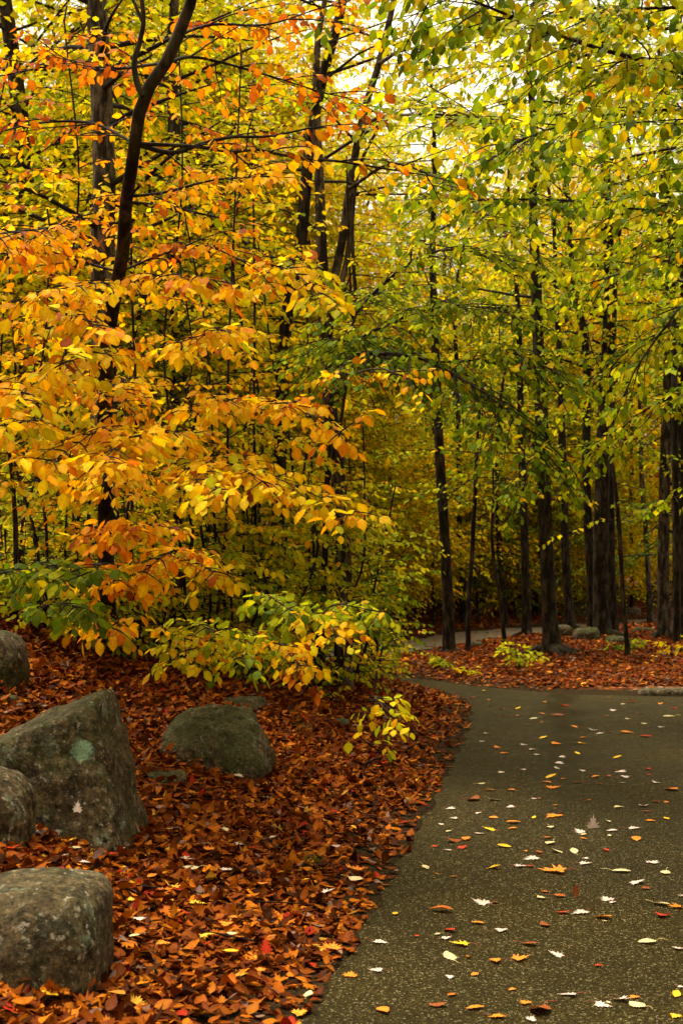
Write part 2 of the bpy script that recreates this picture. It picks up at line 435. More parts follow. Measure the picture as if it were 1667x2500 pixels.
T_HI = [leaf_hi(random.uniform(.0, .35), random.uniform(.05, .45), random.uniform(-.2, .3), random.uniform(.62, .80), random.uniform(-1, 1)) for _ in range(14)]
T_MID = [leaf_mid(random.uniform(0, .3), random.uniform(.05, .4)) for _ in range(6)]
T_LO = [leaf_lo(random.uniform(-.05, .25)) for _ in range(4)]
T_DEAD = [leaf_hi(random.uniform(-.5, .5), random.uniform(-.3, .8), random.uniform(-1.1, 1.1), random.uniform(.55, .85), random.uniform(-1, 1)) for _ in range(18)] + [maple(random.uniform(.8, 1.1), random.uniform(-.5, .5)) for _ in range(6)]

def put_leaves(mb, pos, axis, nor, length, col, temps, mat=0, wr=1.0):
    axis = nrm(axis); nor = nrm(nor - axis * (nor * axis).sum(-1, keepdims=True)); side = np.cross(axis, nor)
    vi = R.integers(0, len(temps), len(pos))
    col = np.concatenate([col, R.random((len(pos), 1))], -1)
    for k, (V, U, fs) in enumerate(temps):
        s = np.nonzero(vi == k)[0]
        if not len(s): continue
        L = length[s][:, None, None]
        w = pos[s][:, None, :] + L * (V[None, :, 0:1] * wr * side[s][:, None, :] + V[None, :, 1:2] * axis[s][:, None, :] + V[None, :, 2:3] * nor[s][:, None, :])
        m = len(V); o = (np.arange(len(s)) * m)[:, None, None]
        mb.add(w.reshape(-1, 3), [(f[None] + o).reshape(-1, f.shape[1]) for f in fs], np.repeat(col[s], m, 0), np.tile(U, (len(s), 1)), mat)

class Crown:
    """twigs and the leaves they carry"""
    def __init__(s, temps, leaf=.085, step=.05, droop=.8, spread=.07, twig=.0022, val=.16):
        s.temps, s.leaf, s.step, s.droop, s.spread, s.twig, s.val = temps, leaf, step, droop, spread, twig, val
        s.rec = []; s.wood = MB()
    def twigrec(s, p, d, L, tone, r=None): s.rec.append((*p, *d, L, tone, r or s.twig))
    def spray(s, p0, d0, L, tone, r0=.0034, sag=.15, gap=.13, side_len=.5, flat=1.0, bare=.12, wood=True):
        """a branch from p0 along d0, side twigs alternating in a flat fan"""
        d = nrm(np.array(d0, float)); n = 7; pts = [np.array(p0, float)]
        for k in range(n):
            d = nrm(d + np.array([R.normal(0, .07), R.normal(0, .07), R.normal(0, .05) - sag / n * 1.3]))
            pts.append(pts[-1] + d * L / n)
        pts = np.array(pts); rad = np.linspace(r0, s.twig, n + 1)
        if wood: tube(s.wood, pts, rad, 5 if r0 > .004 else 4, 1, cap=False)
        k = 0; u = bare * L
        while u < L:
            f = u / L * n; i = min(int(f), n - 1); q = pts[i] + (pts[i + 1] - pts[i]) * (f - i); t = nrm(pts[i + 1] - pts[i])
            lat = np.cross(t, [0, 0, 1.0]); ln = np.linalg.norm(lat); lat = lat / ln if ln > .1 else np.array([1.0, 0, 0])
            sg = 1 if k % 2 else -1
            td = nrm(t * R.uniform(.5, .9) + lat * sg * R.uniform(.6, 1.0) + np.array([0, 0, R.normal(.05, .16) * flat]))
            tl = min(max((L - u) * side_len, .10), .16 + side_len) * R.uniform(.7, 1.2)
            s.twigrec(q, td, tl, tone + R.normal(0, s.spread * .6))
            u += gap * R.uniform(.7, 1.3); k += 1
        s.twigrec(pts[-2], nrm(pts[-1] - pts[-2]), L / n * 1.2 + .05, tone)
        return pts
    def build(s, mb_leaf, mat_leaf=0, mat_twig=1):
        mbl = mb_leaf
        if s.rec:
            r = np.array(s.rec); p, d, L, tone, tr = r[:, 0:3], r[:, 3:6], r[:, 6], r[:, 7], r[:, 8]
            # twig wood
            mid = p + d * (L * .55)[:, None] + np.array([0, 0, -1]) * (L * .02)[:, None]; end = p + d * L[:, None] + np.array([0, 0, -1]) * (L * .12)[:, None]
            lat = nrm(np.cross(d, [0.03, .02, 1.0])); up = np.cross(lat, d)
            ring = [(math.cos(a), math.sin(a)) for a in (0.5, 2.6, 4.7)]
            vs = []
            for c, rr in ((p, tr), (mid, tr * .7), (end, tr * .4)):
                for ca, sa in ring: vs.append(c + rr[:, None] * (ca * lat + sa * up))
            vs = np.stack(vs, 1); m = len(r); o = (np.arange(m) * 9)[:, None, None]
            fq = []
            for g in (0, 3):
                for a in range(3): fq.append((g + a, g + (a + 1) % 3, g + 3 + (a + 1) % 3, g + 3 + a))
            mbl.add(vs.reshape(-1, 3), [(np.array(fq)[None] + o).reshape(-1, 4)], None, None, mat_twig)
            n = np.maximum(2, np.round(L / s.step)).astype(int)
            idx = np.repeat(np.arange(m), n); st = np.concatenate([[0], np.cumsum(n)[:-1]]); j = np.arange(n.sum()) - np.repeat(st, n)
            f = (j + 1.0) / n[idx]; N_ = len(idx)
            pos = p[idx] + d[idx] * (L[idx] * f)[:, None] + np.array([0, 0, -1]) * (L[idx] * .12 * f * f)[:, None]
            sg = np.where(j % 2 == 0, 1.0, -1.0); last = (j == n[idx] - 1)
            sg = np.where(last, sg * .25, sg)
            ax = d[idx] * R.uniform(.4, .8, (N_, 1)) + lat[idx] * (sg * R.uniform(.5, .95, N_))[:, None]
            ax = nrm(ax) + R.normal(0, .16, (N_, 3)); ax[:, 2] -= R.normal(s.droop, s.droop * .6, N_)
            nor = np.array([0, 0, 1.0]) + R.normal(0, .40, (N_, 3)) + ax * np.array([.35, .35, 0]) + np.array([0, -.12, 0])
            ln = s.leaf * R.uniform(.5, 1.25, N_)
            c = autumn(tone[idx] + R.normal(0, s.spread, N_) + np.where(R.random(N_) < .04, .3, 0)) * np.clip(R.normal(1, s.val, (N_, 1)), .5, 1.5)
            put_leaves(mbl, pos, ax, nor, ln, np.clip(c, 0, .85), s.temps, mat_leaf)
        for q in ('V', 'C', 'U'): getattr(mbl, q).extend(getattr(s.wood, q))
        off = mbl.n
        mbl.L.extend([l + off for l in s.wood.L]); mbl.S.extend(s.wood.S); mbl.M.extend(s.wood.M); mbl.n += s.wood.n
        return mbl

def crown_mesh(cr, name='crown'):
    mb = MB(); cr.build(mb); return mb.mesh(name, [M_LEAF, M_TWIG])

# ------------------------------------------------------------------ trees
def shift(mb, base):
    mb.V = [v - base for v in mb.V]

def roots(mb, c, r, n, L, seed=0):
    a0 = R.uniform(0, 6)
    for k in range(n):
        a = a0 + k * 6.283 / n + R.normal(0, .3); l = L * R.uniform(.6, 1.2); pts = []
        for s in np.linspace(0, 1, 8):
            q = c + np.array([math.cos(a + s * .4), math.sin(a + s * .4), 0]) * (r * .4 + l * s)
            z = hz(q[0], q[1]) + .30 * r * 2 * (1 - s) ** 2.2 + .02 - .05 * s
            pts.append((q[0], q[1], z))
        tube(mb, pts, np.linspace(r * .55, r * .12, 8), 7, 0, .08)

def tree(name, label, cat, pts, d, top=None, bark=None, group=None, temps=None, leaf=.1, step=.085, droop=.6, spread=.08, spr=None,
         limbs=(), flare=1.0, nroot=0, forks=(), gap=.2, side_len=.6, twig=.003, base_ground=True, tone0=.4, rough=.04, lean_d=None):
    """a tree whose trunk runs through the given (px, py, width px) points d metres ahead"""
    bark = bark or M_BARK
    if pts[0][0] < 880 and d < 17 and not name.endswith('sapling'): d = max(d, crest(pts[0][0]) + .1)
    W3 = np.array([[*P(q_[0], q_[1], d if len(q_) < 4 else q_[3]), q_[2] / 2 / F * (d if len(q_) < 4 else q_[3])] for q_ in pts])
    if lean_d: fk_d = lean_d
    else: fk_d = d
    if base_ground:
        x, y = W3[0, 0], W3[0, 1]; W3[0, 2] = hz(x, y)
    base = W3[0, :3].copy()
    q = [W3[0] * 1.0]; q[0] = np.array([*(base - [0, 0, .12]), W3[0, 3] * (1 + .5 * flare)])
    q.append(np.array([*(base + [0, 0, .10]), W3[0, 3] * (1 + .15 * flare)]))
    q += [w for w in W3[1:]]
    if top:
        last = W3[-1]; dr = nrm(W3[-1, :3] - W3[-2, :3]); dr = nrm(dr + [0, 0, .6])
        hgt = top - last[2]
        for f in (.25, .5, .75, 1.0):
            dr = nrm(dr + R.normal(0, .06, 3))
            q.append(np.array([*(last[:3] + dr * hgt * f), max(last[3] * (1 - .85 * f), .008)]))
    q = np.array(q); S = smooth_path(q, max(20, int((q[-1, 2] - q[0, 2]) / .12)))
    S[:, 3] = np.maximum(S[:, 3], .003)
    root = thing(name, label, cat, base, group)
    tm = MB(); tube(tm, S[:, :3], S[:, 3], 14 if W3[0, 3] > .06 else 8, 0, rough)
    if nroot: roots(tm, base, W3[0, 3] * 1.1, nroot, W3[0, 3] * 5)
    fk = []
    for fp in forks:
        f3 = smooth_path(np.array([[*P(a, b, fk_d), w / 2 / F * fk_d] for a, b, w in fp]), 24)
        tube(tm, f3[:, :3], np.maximum(f3[:, 3], .004), 9, 0, rough); fk.append(f3)
    shift(tm, base); link('trunk', tm.mesh('trunk', [bark]), root)
    cr = Crown(temps or T_LO, leaf, step, droop, spread, twig)
    def at_row(py):
        i = np.argmin(abs(HOR - (S[:, 2] - CH) / S[:, 1] * F - py)); return S[i, :3], S[i, 3]
    if spr:
        for z0, z1, n, L0, L1, tone, up, bias in spr:
            for k in range(n):
                z = R.uniform(z0, z1)
                src = S if not fk or R.random() < .6 else fk[R.integers(len(fk))]
                i = np.argmin(abs(src[:, 2] - z)); p, r = src[i, :3], src[i, 3]
                a = R.uniform(0, 6.283); dv = np.array([math.cos(a) + bias[0], math.sin(a) + bias[1], R.normal(up, .15)])
                cr.spray(p, dv, R.uniform(L0, L1), tone + R.normal(0, .05), r0=min(max(r * .35, .006), .03), sag=.25, gap=gap, side_len=side_len)
    for lb in limbs:
        lp = np.array([[*P(*q3[:3]), q3[3] / 2 / F * q3[2]] for q3 in lb['pts']])
        if lb.get('start') is not None:
            s0, r0 = at_row(lb['start']); lp = np.vstack([[*s0, lp[0, 3] * 1.1], lp])
        L3 = smooth_path(lp, 26)
        bm_ = MB(); tube(bm_, L3[:, :3], np.maximum(L3[:, 3], .002), 7, 0, .05); shift(bm_, base)
        link('branch', bm_.mesh('branch', [bark]), root)
        ln = np.concatenate([[0], np.cumsum(np.linalg.norm(np.diff(L3[:, :3], axis=0), axis=1))]); u = lb.get('bare', .15) * ln[-1]; k = 0
        while u < ln[-1]:
            i = min(np.searchsorted(ln, u), len(L3) - 1); t = nrm(L3[min(i + 1, 25), :3] - L3[max(i - 1, 0), :3])
            lat = nrm(np.cross(t, [0, 0, 1.0])); sg = 1 if k % 2 else -1
            dv = t * R.uniform(.5, 1) + lat * sg * R.uniform(.4, 1) + np.array([0, 0, R.normal(lb.get('up', .1), .25)])
            cr.spray(L3[i, :3], dv, lb['L'] * R.uniform(.6, 1.2) * (1 - .4 * u / ln[-1]), lb['tone'] + R.normal(0, .05), r0=.005, sag=lb.get('sag', .2), gap=lb.get('gap', .12), side_len=lb.get('side', .45))
            u += lb.get('each', .22) * R.uniform(.7, 1.3); k += 1
        cr.spray(L3[-2, :3], L3[-1, :3] - L3[-3, :3], lb['L'] * .7, lb['tone'], r0=.004, gap=.1)
    if cr.rec:
        mb = MB(); cr.build(mb); shift(mb, base)
        link('crown', mb.mesh('crown', [M_LEAF, M_TWIG]), root)
    return root

def P0(*a): return a
B0 = (0.0, 0.0)
SUNNY = (.3, -.6)      # young trees reach out towards the open path

# --- tall trunks on the left bank
tree('beech_tree', 'thick pale-barked trunk standing behind the leaning dark beech at the left', 'tree',
     [(250, 1430, 72), (250, 1300, 68), (252, 1150, 66), (255, 1000, 64), (255, 850, 62), (252, 600, 60), (255, 430, 56), (247, 200, 54), (237, 0, 48)], 12.6, top=9.5, bark=M_PALE,
     temps=T_MID, leaf=.095, step=.07, spr=[(4.2, 9, 26, .9, 2.0, .42, .35, (0, .2))], nroot=4)
tree('leaning_beech', 'slim dark beech leaning right and forking near the top left', 'tree',
     [(262, 1480, 40), (258, 1200, 38, 9.7), (256, 1000, 37, 9.2), (260, 860, 36, 8.8), (275, 750, 36, 8.5), (300, 620, 33, 8.2), (308, 500, 32, 8.0), (325, 390, 31, 7.8), (337, 300, 31, 7.7), (352, 225, 31, 7.6), (378, 200, 30, 7.6), (412, 140, 29, 7.5), (446, 60, 28, 7.5), (478, -30, 26, 7.4)], 9.0, top=6.4, lean_d=7.6,
     temps=T_HI, leaf=.064, step=.038, droop=.62, spread=.08, gap=.11, side_len=.45, twig=.0022, rough=.06,
     forks=[[(350, 235, 18), (336, 205, 16), (328, 150, 14), (342, 100, 13), (351, 50, 12), (343, -30, 11), (335, -140, 8)],
            [(308, -250, 4), (329, 130, 9)][::-1] if False else [(351, 60, 9), (330, 10, 8), (312, -30, 7), (300, -90, 5)]],
     limbs=[dict(start=372, pts=[(400, 371, 7.8, 12), (436, 371, 7.8, 11), (490, 352, 7.8, 10), (564, 335, 7.8, 8), (654, 333, 7.8, 6), (760, 312, 7.8, 4)], L=.5, tone=.80, each=.16, gap=.1),
            dict(start=368, pts=[(480, 358, 7.8, 9), (580, 372, 7.8, 8), (617, 364, 7.8, 7.5), (713, 383, 7.8, 7), (834, 395, 7.9, 6), (940, 412, 8.0, 5), (1040, 428, 8.1, 3)], L=.5, tone=.62, each=.2, gap=.12, bare=.3),
            dict(start=470, pts=[(400, 470, 7.8, 7), (520, 440, 7.5, 5), (650, 430, 7.2, 3)], L=.30, tone=.66, each=.08, gap=.08, sag=.3, side=.3),
            dict(start=180, pts=[(480, 140, 7.8, 8), (640, 180, 8.0, 5), (800, 230, 8.2, 3)], L=.5, tone=.84, each=.13, gap=.1),
            dict(start=90, pts=[(520, 60, 7.8, 7), (650, 60, 8.0, 5), (780, 20, 8.3, 3)], L=.5, tone=.82, each=.14, gap=.1),
            dict(start=160, pts=[(250, 170, 8.2, 7), (140, 160, 8.5, 5), (-20, 190, 8.7, 3)], L=.5, tone=.86, each=.14, gap=.1),
            dict(start=330, pts=[(220, 300, 8.2, 7), (100, 300, 8.3, 5), (-30, 330, 8.3, 3)], L=.5, tone=.80, each=.14, gap=.1),
            dict(start=560, pts=[(200, 545, 8.2, 6), (90, 560, 7.5, 5), (-30, 575, 7.0, 3)], L=.34, tone=.69, each=.07, gap=.08, sag=.5, side=.3),
            dict(start=640, pts=[(200, 640, 8.4, 6), (90, 610, 8, 5), (-20, 640, 7.8, 3)], L=.45, tone=.78, each=.13, gap=.1),
            dict(start=930, pts=[(275, 940, 8.6, 4), (300, 985, 8.1, 2)], L=.3, tone=.66, each=.05, gap=.075, bare=0, sag=.3, side=.3),
            dict(start=1120, pts=[(262, 1130, 8.9, 4), (280, 1180, 8.4, 2)], L=.3, tone=.58, each=.05, gap=.075, bare=0, sag=.3, side=.3),
            dict(start=640, pts=[(400, 620, 8.4, 6), (500, 600, 8, 5), (600, 640, 7.8, 3)], L=.45, tone=.80, each=.15, gap=.1)])
tree('maple_tree', 'pale trunk half hidden by orange leaves between the leaning beech and the path', 'tree',
     [(432, 1400, 44), (430, 1200, 42), (428, 1060, 40), (432, 930, 40), (430, 800, 38), (425, 600, 36), (428, 400, 32), (420, 150, 28)], 16.5, top=10, bark=M_PALE,
     temps=T_LO, leaf=.11, step=.1, spr=[(3.5, 10, 23, 1.2, 2.4, .45, .3, B0)])
tree('beech_tree', 'dark trunk leaning right among the yellow leaves left of the grey forked trunk', 'tree',
     [(672, 1420, 34), (680, 1250, 33), (686, 1080, 32), (692, 900, 31), (697, 800, 31), (712, 700, 30), (728, 640, 30), (742, 500, 29), (757, 350, 27), (790, 180, 25), (835, 10, 22)], 14.5, top=10,
     temps=T_LO, leaf=.1, step=.09, spr=[(4.5, 10, 21, 1.0, 2.2, .40, .3, B0)])
tree('forked_beech', 'grey trunk dividing into three limbs in the middle of the picture', 'tree',
     [(840, 1420, 38), (836, 1300, 37), (826, 1180, 36), (820, 1080, 35), (805, 1000, 35), (797, 850, 34), (790, 740, 30), (786, 620, 28), (780, 450, 24), (772, 250, 20)], 13.5, top=8.5, bark=M_PALE,
     temps=T_MID, leaf=.09, step=.07,
     forks=[[(800, 800, 24), (812, 700, 22), (833, 600, 21), (852, 470, 20), (876, 330, 19), (898, 240, 18), (925, 155, 17), (955, 30, 15), (985, -120, 11)],
            [(806, 790, 17), (830, 700, 16), (848, 630, 14), (858, 520, 12), (880, 400, 9), (930, 300, 6)]],
     limbs=[dict(pts=[(876, 330, 13.4, 12), (915, 290, 12.8, 9), (1000, 280, 12, 7), (1120, 282, 11, 6), (1180, 300, 10, 5), (1280, 352, 9.4, 3)], L=.9, tone=.30, each=.10, gap=.12),
            dict(pts=[(853, 460, 13.4, 10), (960, 400, 12.6, 7), (1080, 445, 12, 6), (1150, 510, 11.4, 5), (1240, 575, 11, 3)], L=1.0, tone=.25, each=.09, gap=.12),
            dict(pts=[(925, 155, 13.4, 10), (990, 120, 12.8, 7), (1080, 130, 12, 4)], L=.6, tone=.34, each=.25, gap=.15)],
     spr=[(3.5, 7.5, 14, .8, 1.6, .42, .3, B0)])
tree('twin_stem_sapling', 'slim dark twin-stemmed sapling with a long bough arching over the path', 'tree',
     [(785, 1440, 15), (798, 1200, 14), (805, 1060, 13), (819, 990, 12), (834, 916, 11), (848, 830, 10), (868, 755, 10), (862, 640, 9), (860, 560, 8), (866, 470, 6)], crest(785), top=5.2,
     temps=T_HI, leaf=.064, step=.04, droop=.65,
     forks=[[(800, 1180, 9), (830, 1040, 9), (846, 930, 8), (858, 850, 8), (856, 720, 6), (850, 560, 5), (846, 380, 4)]],
     limbs=[dict(start=858, pts=[(900, 862, 10.9, 11), (1020, 872, 10.6, 10), (1062, 890, 10.4, 9), (1131, 928, 10.2, 8), (1195, 968, 10, 7), (1250, 1020, 9.8, 5), (1310, 1110, 9.6, 3)], L=.85, tone=.15, each=.05, gap=.10, up=-.05, bare=.3, sag=.5),
            dict(pts=[(1050, 885, 10.5, 7), (1150, 880, 10.3, 6), (1240, 860, 10.1, 5), (1340, 900, 10, 3)], L=.8, tone=.17, each=.055, gap=.10, up=0, sag=.5),
            dict(start=770, pts=[(924, 705, 10.9, 9), (1000, 643, 10.6, 8), (1080, 610, 10.4, 6), (1200, 620, 10.2, 3)], L=.8, tone=.23, each=.07, gap=.11, sag=.4),
            dict(start=850, pts=[(891, 818, 11, 7), (937, 798, 11, 6), (1000, 770, 10.8, 5), (1100, 745, 10.6, 4), (1230, 760, 10.2, 3)], L=.85, tone=.19, each=.055, gap=.10, sag=.5),
            dict(start=930, pts=[(860, 915, 10.6, 6), (930, 900, 10, 5), (1010, 930, 9.6, 3)], L=.45, tone=.62, each=.2, gap=.12)],
     spr=[(1.8, 4.5, 10, .4, .8, .5, .2, SUNNY)])

# --- tall trees on the island between the two legs of the path, and along the right
HI_ = dict(temps=T_LO, leaf=.10, step=.07, gap=.15)
tree('maple_tree', 'straight trunk with spreading mossy roots where the path bends', 'tree',
     [(1095, 1608, 29), (1093, 1480, 27), (1088, 1380, 26), (1083, 1280, 25), (1078, 1200, 25), (1073, 1120, 24), (1066, 960, 22), (1060, 800, 19), (1055, 600, 16)], 21.6, top=10, nroot=5,
     spr=[(4.2, 10, 21, 1, 2.2, .33, .2, B0)], **HI_)
tree('sapling', 'slim branching sapling beside the trunk with spreading roots', 'tree',
     [(1142, 1612, 12), (1143, 1508, 12), (1145, 1445, 12), (1152, 1355, 11), (1155, 1278, 11), (1160, 1190, 10), (1163, 1100, 9), (1170, 1000, 6)], 21.2, top=5.2,
     temps=T_LO, leaf=.11, step=.09, spr=[(2.3, 4.6, 18, .9, 1.9, .25, .1, (.4, -.3))])
tree('sapling', 'thin wavy sapling standing between the rooty trunk and the thick dark trunk', 'tree',
     [(1232, 1608, 11), (1226, 1520, 10), (1221, 1457, 10), (1211, 1406, 9), (1205, 1375, 9), (1200, 1300, 8), (1203, 1220, 6)], 21.2, top=4.2,
     temps=T_LO, leaf=.11, step=.09, spr=[(2.2, 3.8, 14, .8, 1.7, .28, .05, (.3, -.2))])
tree('maple_tree', 'dark straight trunk beyond the far path behind the branching sapling', 'tree',
     [(1130, 1522, 15), (1128, 1406, 15), (1121, 1304, 14), (1120, 1150, 13), (1115, 900, 11)], 31, top=11, spr=[(6.0, 11, 10, 1.2, 2.6, .36, .2, B0)], **HI_)
tree('maple_tree', 'thick dark trunk with hollow base and one long root, right of the low shrub', 'tree',
     [(1347, 1615, 46), (1342, 1520, 40), (1336, 1400, 36), (1329, 1250, 34), (1324, 1100, 33), (1316, 900, 30), (1308, 700, 26), (1300, 500, 22)], 20.6, top=11, nroot=6,
     spr=[(4.4, 11, 23, 1.2, 2.6, .25, .2, B0)], **HI_)
tree('maple_tree', 'dark trunk standing on the near edge of the far path left of the thick trunk', 'tree',
     [(1285, 1552, 23), (1283, 1450, 21), (1281, 1350, 20), (1276, 1200, 19), (1270, 1000, 17), (1266, 800, 14)], 27.5, top=11, spr=[(5.6, 11, 10, 1.2, 2.6, .30, .2, B0)], nroot=3, **HI_)
tree('maple_tree', 'trunk leaning left between the round dark boulder and the thick trunk', 'tree',
     [(1391, 1545, 30), (1386, 1470, 23), (1381, 1380, 22), (1376, 1250, 21), (1372, 1100, 19), (1366, 900, 16)], 27, top=11, spr=[(6.0, 11, 10, 1.2, 2.6, .33, .2, B0)], nroot=3, **HI_)
tree('maple_tree', 'big trunk at the front of the fused clump of stems right of the round boulder', 'tree',
     [(1468, 1572, 42), (1464, 1450, 38), (1466, 1300, 37), (1470, 1150, 36), (1477, 980, 35), (1484, 830, 33), (1489, 700, 30), (1482, 560, 26), (1475, 380, 22)], 24.6, top=12, nroot=4,
     spr=[(4.2, 12, 27, 1.2, 2.6, .28, .2, B0)], **HI_)
tree('maple_tree', 'dark side stem on the left of the fused clump of trunks, crooked higher up', 'tree',
     [(1443, 1535, 22), (1440, 1400, 21), (1433, 1250, 21), (1430, 1100, 21), (1432, 1000, 21), (1432, 900, 20), (1420, 790, 18), (1403, 720, 17), (1392, 600, 14)], 25.4, top=11,
     spr=[(5, 11, 18, 1.2, 2.4, .35, .2, B0)], **HI_)
tree('maple_tree', 'dark stem on the right of the fused clump of trunks', 'tree',
     [(1497, 1560, 24), (1492, 1400, 19), (1490, 1250, 18), (1488, 1100, 18), (1495, 900, 16), (1500, 700, 13)], 25.2, top=11, spr=[(5, 11, 15, 1.2, 2.4, .3, .2, B0)], **HI_)
tree('sapling', 'slim knobbly sapling in front of the fused clump of trunks', 'tree',
     [(1531, 1638, 13), (1527, 1548, 12), (1521, 1470, 12), (1516, 1390, 11), (1511, 1298, 11), (1503, 1205, 10), (1493, 1126, 9), (1485, 1020, 7)], 19.6, top=4.8,
     temps=T_LO, leaf=.10, step=.085, spr=[(1.9, 4.4, 14, .6, 1.4, .28, .1, (0, -.3))])
tree('maple_tree', 'tall lichen-flecked trunk at right with leafy twigs across it', 'tree',
     [(1620, 1574, 34), (1618, 1400, 29), (1620, 1250, 28), (1624, 1100, 28), (1630, 950, 27), (1630, 800, 25), (1626, 650, 22), (1620, 450, 19)], 24.4, top=12, nroot=3, bark=M_PALE,
     spr=[(1.8, 3.6, 5, .7, 1.4, .28, .1, (-.3, -.4)), (4.6, 12, 28, 1.2, 2.6, .28, .2, B0)], **HI_)
tree('maple_tree', 'dark trunk cut by the right border of the photo', 'tree',
     [(1668, 1586, 22), (1666, 1400, 19), (1668, 1250, 18), (1669, 1000, 17), (1666, 700, 15)], 23.8, top=11, spr=[(4, 11, 18, 1.2, 2.4, .25, .2, B0)], **HI_)
tree('maple_tree', 'thin pale trunk on the far side of the bright stretch of path at right', 'tree',
     [(1587, 1525, 15), (1582, 1420, 13), (1576, 1300, 12), (1566, 1180, 11), (1560, 950, 9)], 33, top=11, bark=M_PALE, spr=[(3.5, 11, 18, 1.2, 2.6, .6, .2, B0)], **HI_)
tree('maple_tree', 'thin dark trunk beyond the path seen right of the slim knobbly sapling', 'tree',
     [(1542, 1492, 11), (1541, 1380, 10), (1539, 1250, 10), (1540, 1000, 8)], 37, top=11, spr=[(4, 11, 18, 1.2, 2.6, .62, .2, B0)], **HI_)
tree('maple_tree', 'twisting trunk showing through the leaves high at the upper right', 'tree',
     [(1650, 1480, 18), (1647, 1100, 17), (1640, 700, 16), (1628, 420, 15), (1620, 340, 15), (1614, 250, 14), (1612, 190, 13), (1606, 60, 11)], 22.0, top=10.5, spr=[(6, 10.5, 15, 1, 2, .34, .2, B0)], **HI_)

# --- the tree off the right-hand side whose boughs hang over the path
tree('overhanging_beech', 'beech off the right edge whose green boughs hang across the upper right', 'tree',
     [(2250, 2000, 150), (2240, 1500, 140), (2220, 900, 130), (2190, 300, 120), (2160, -300, 100)], 8.2, top=8, temps=T_HI, leaf=.064, step=.034, droop=.85, spread=.11, gap=.12, side_len=.45, twig=.0015,
     limbs=[dict(start=600, pts=[(1900, 500, 7.8, 24), (1690, 190, 7.4, 12), (1480, 125, 7.2, 10), (1320, 70, 7.0, 8), (1150, 0, 6.8, 6), (1000, -60, 6.8, 4)], L=.85, tone=.22, each=.055, gap=.1, bare=.2, up=-.1, sag=.4),
            dict(start=300, pts=[(1900, 100, 7.8, 20), (1667, 22, 7.6, 9), (1514, 24, 7.4, 8), (1400, 10, 7.2, 6), (1250, -50, 7, 4)], L=.85, tone=.25, each=.055, gap=.1, bare=.2, sag=.5),
            dict(start=700, pts=[(1950, 620, 8.6, 18), (1700, 540, 9.2, 9), (1560, 515, 9.4, 8), (1400, 490, 9.6, 6), (1126, 486, 9.8, 4)], L=.9, tone=.19, each=.06, gap=.1, bare=.2, sag=.4),
            dict(start=500, pts=[(1900, 330, 8.4, 16), (1660, 270, 8.6, 8), (1450, 290, 8.6, 6), (1300, 330, 8.6, 4), (1180, 400, 8.6, 3)], L=.9, tone=.20, each=.055, gap=.11, bare=.2, sag=.45),
            dict(start=900, pts=[(1900, 800, 8.4, 14), (1680, 745, 8.4, 8), (1622, 800, 8.2, 6), (1577, 861, 8.2, 5), (1542, 917, 8.2, 4), (1520, 980, 8.2, 2.5)], L=.34, tone=.22, each=.10, gap=.1, bare=.4, sag=.3),
            dict(start=900, pts=[(1900, 780, 10.5, 12), (1670, 690, 11, 7), (1560, 660, 11.2, 5), (1440, 690, 11.4, 3)], L=.85, tone=.22, each=.09, gap=.12, bare=.3, sag=.4)])
# a second bough tree, further down the right side
tree('overhanging_beech', 'beech off the right edge whose low boughs dip before the tall trunks', 'tree',
     [(2150, 1800, 110), (2140, 1400, 105), (2110, 900, 95), (2060, 400, 85)], 12.5, top=8, temps=T_MID, leaf=.085, step=.048, droop=.7, gap=.14, side_len=.5,
     limbs=[dict(start=1000, pts=[(1850, 900, 12.5, 16), (1660, 960, 12.8, 8), (1560, 1010, 13, 5), (1480, 1080, 13.2, 3)], L=.9, tone=.23, each=.08, gap=.13, bare=.2, sag=.4),
            dict(start=850, pts=[(1850, 760, 13, 16), (1650, 800, 13.5, 8), (1540, 850, 13.8, 5), (1460, 930, 14, 3)], L=1.0, tone=.25, each=.08, gap=.13, bare=.2, sag=.4),
            dict(start=700, pts=[(1850, 600, 13, 16), (1650, 580, 13.5, 8), (1500, 620, 13.8, 5), (1380, 640, 14, 3)], L=1.0, tone=.27, each=.08, gap=.14, bare=.2, sag=.4),
            dict(start=450, pts=[(1850, 330, 13, 14), (1650, 360, 13.4, 8), (1450, 390, 13.6, 6), (1230, 330, 13.8, 3)], L=1.0, tone=.26, each=.075, gap=.13, bare=.2, sag=.4),
            dict(start=400, pts=[(1850, 180, 14, 14), (1600, 190, 14.5, 8), (1350, 160, 14.8, 6), (1050, 170, 15, 3)], L=1.1, tone=.30, each=.08, gap=.13, bare=.2, sag=.4),
            dict(start=400, pts=[(1850, 60, 15, 14), (1600, 70, 15.5, 8), (1350, 40, 15.8, 6), (1100, 60, 16, 3)], L=1.1, tone=.30, each=.08, gap=.13, bare=.2, sag=.4),
            dict(start=1100, pts=[(1850, 1120, 14, 14), (1680, 1200, 14.5, 6), (1620, 1230, 14.8, 3)], L=.5, tone=.22, each=.18, gap=.14, bare=.4, sag=.4)])

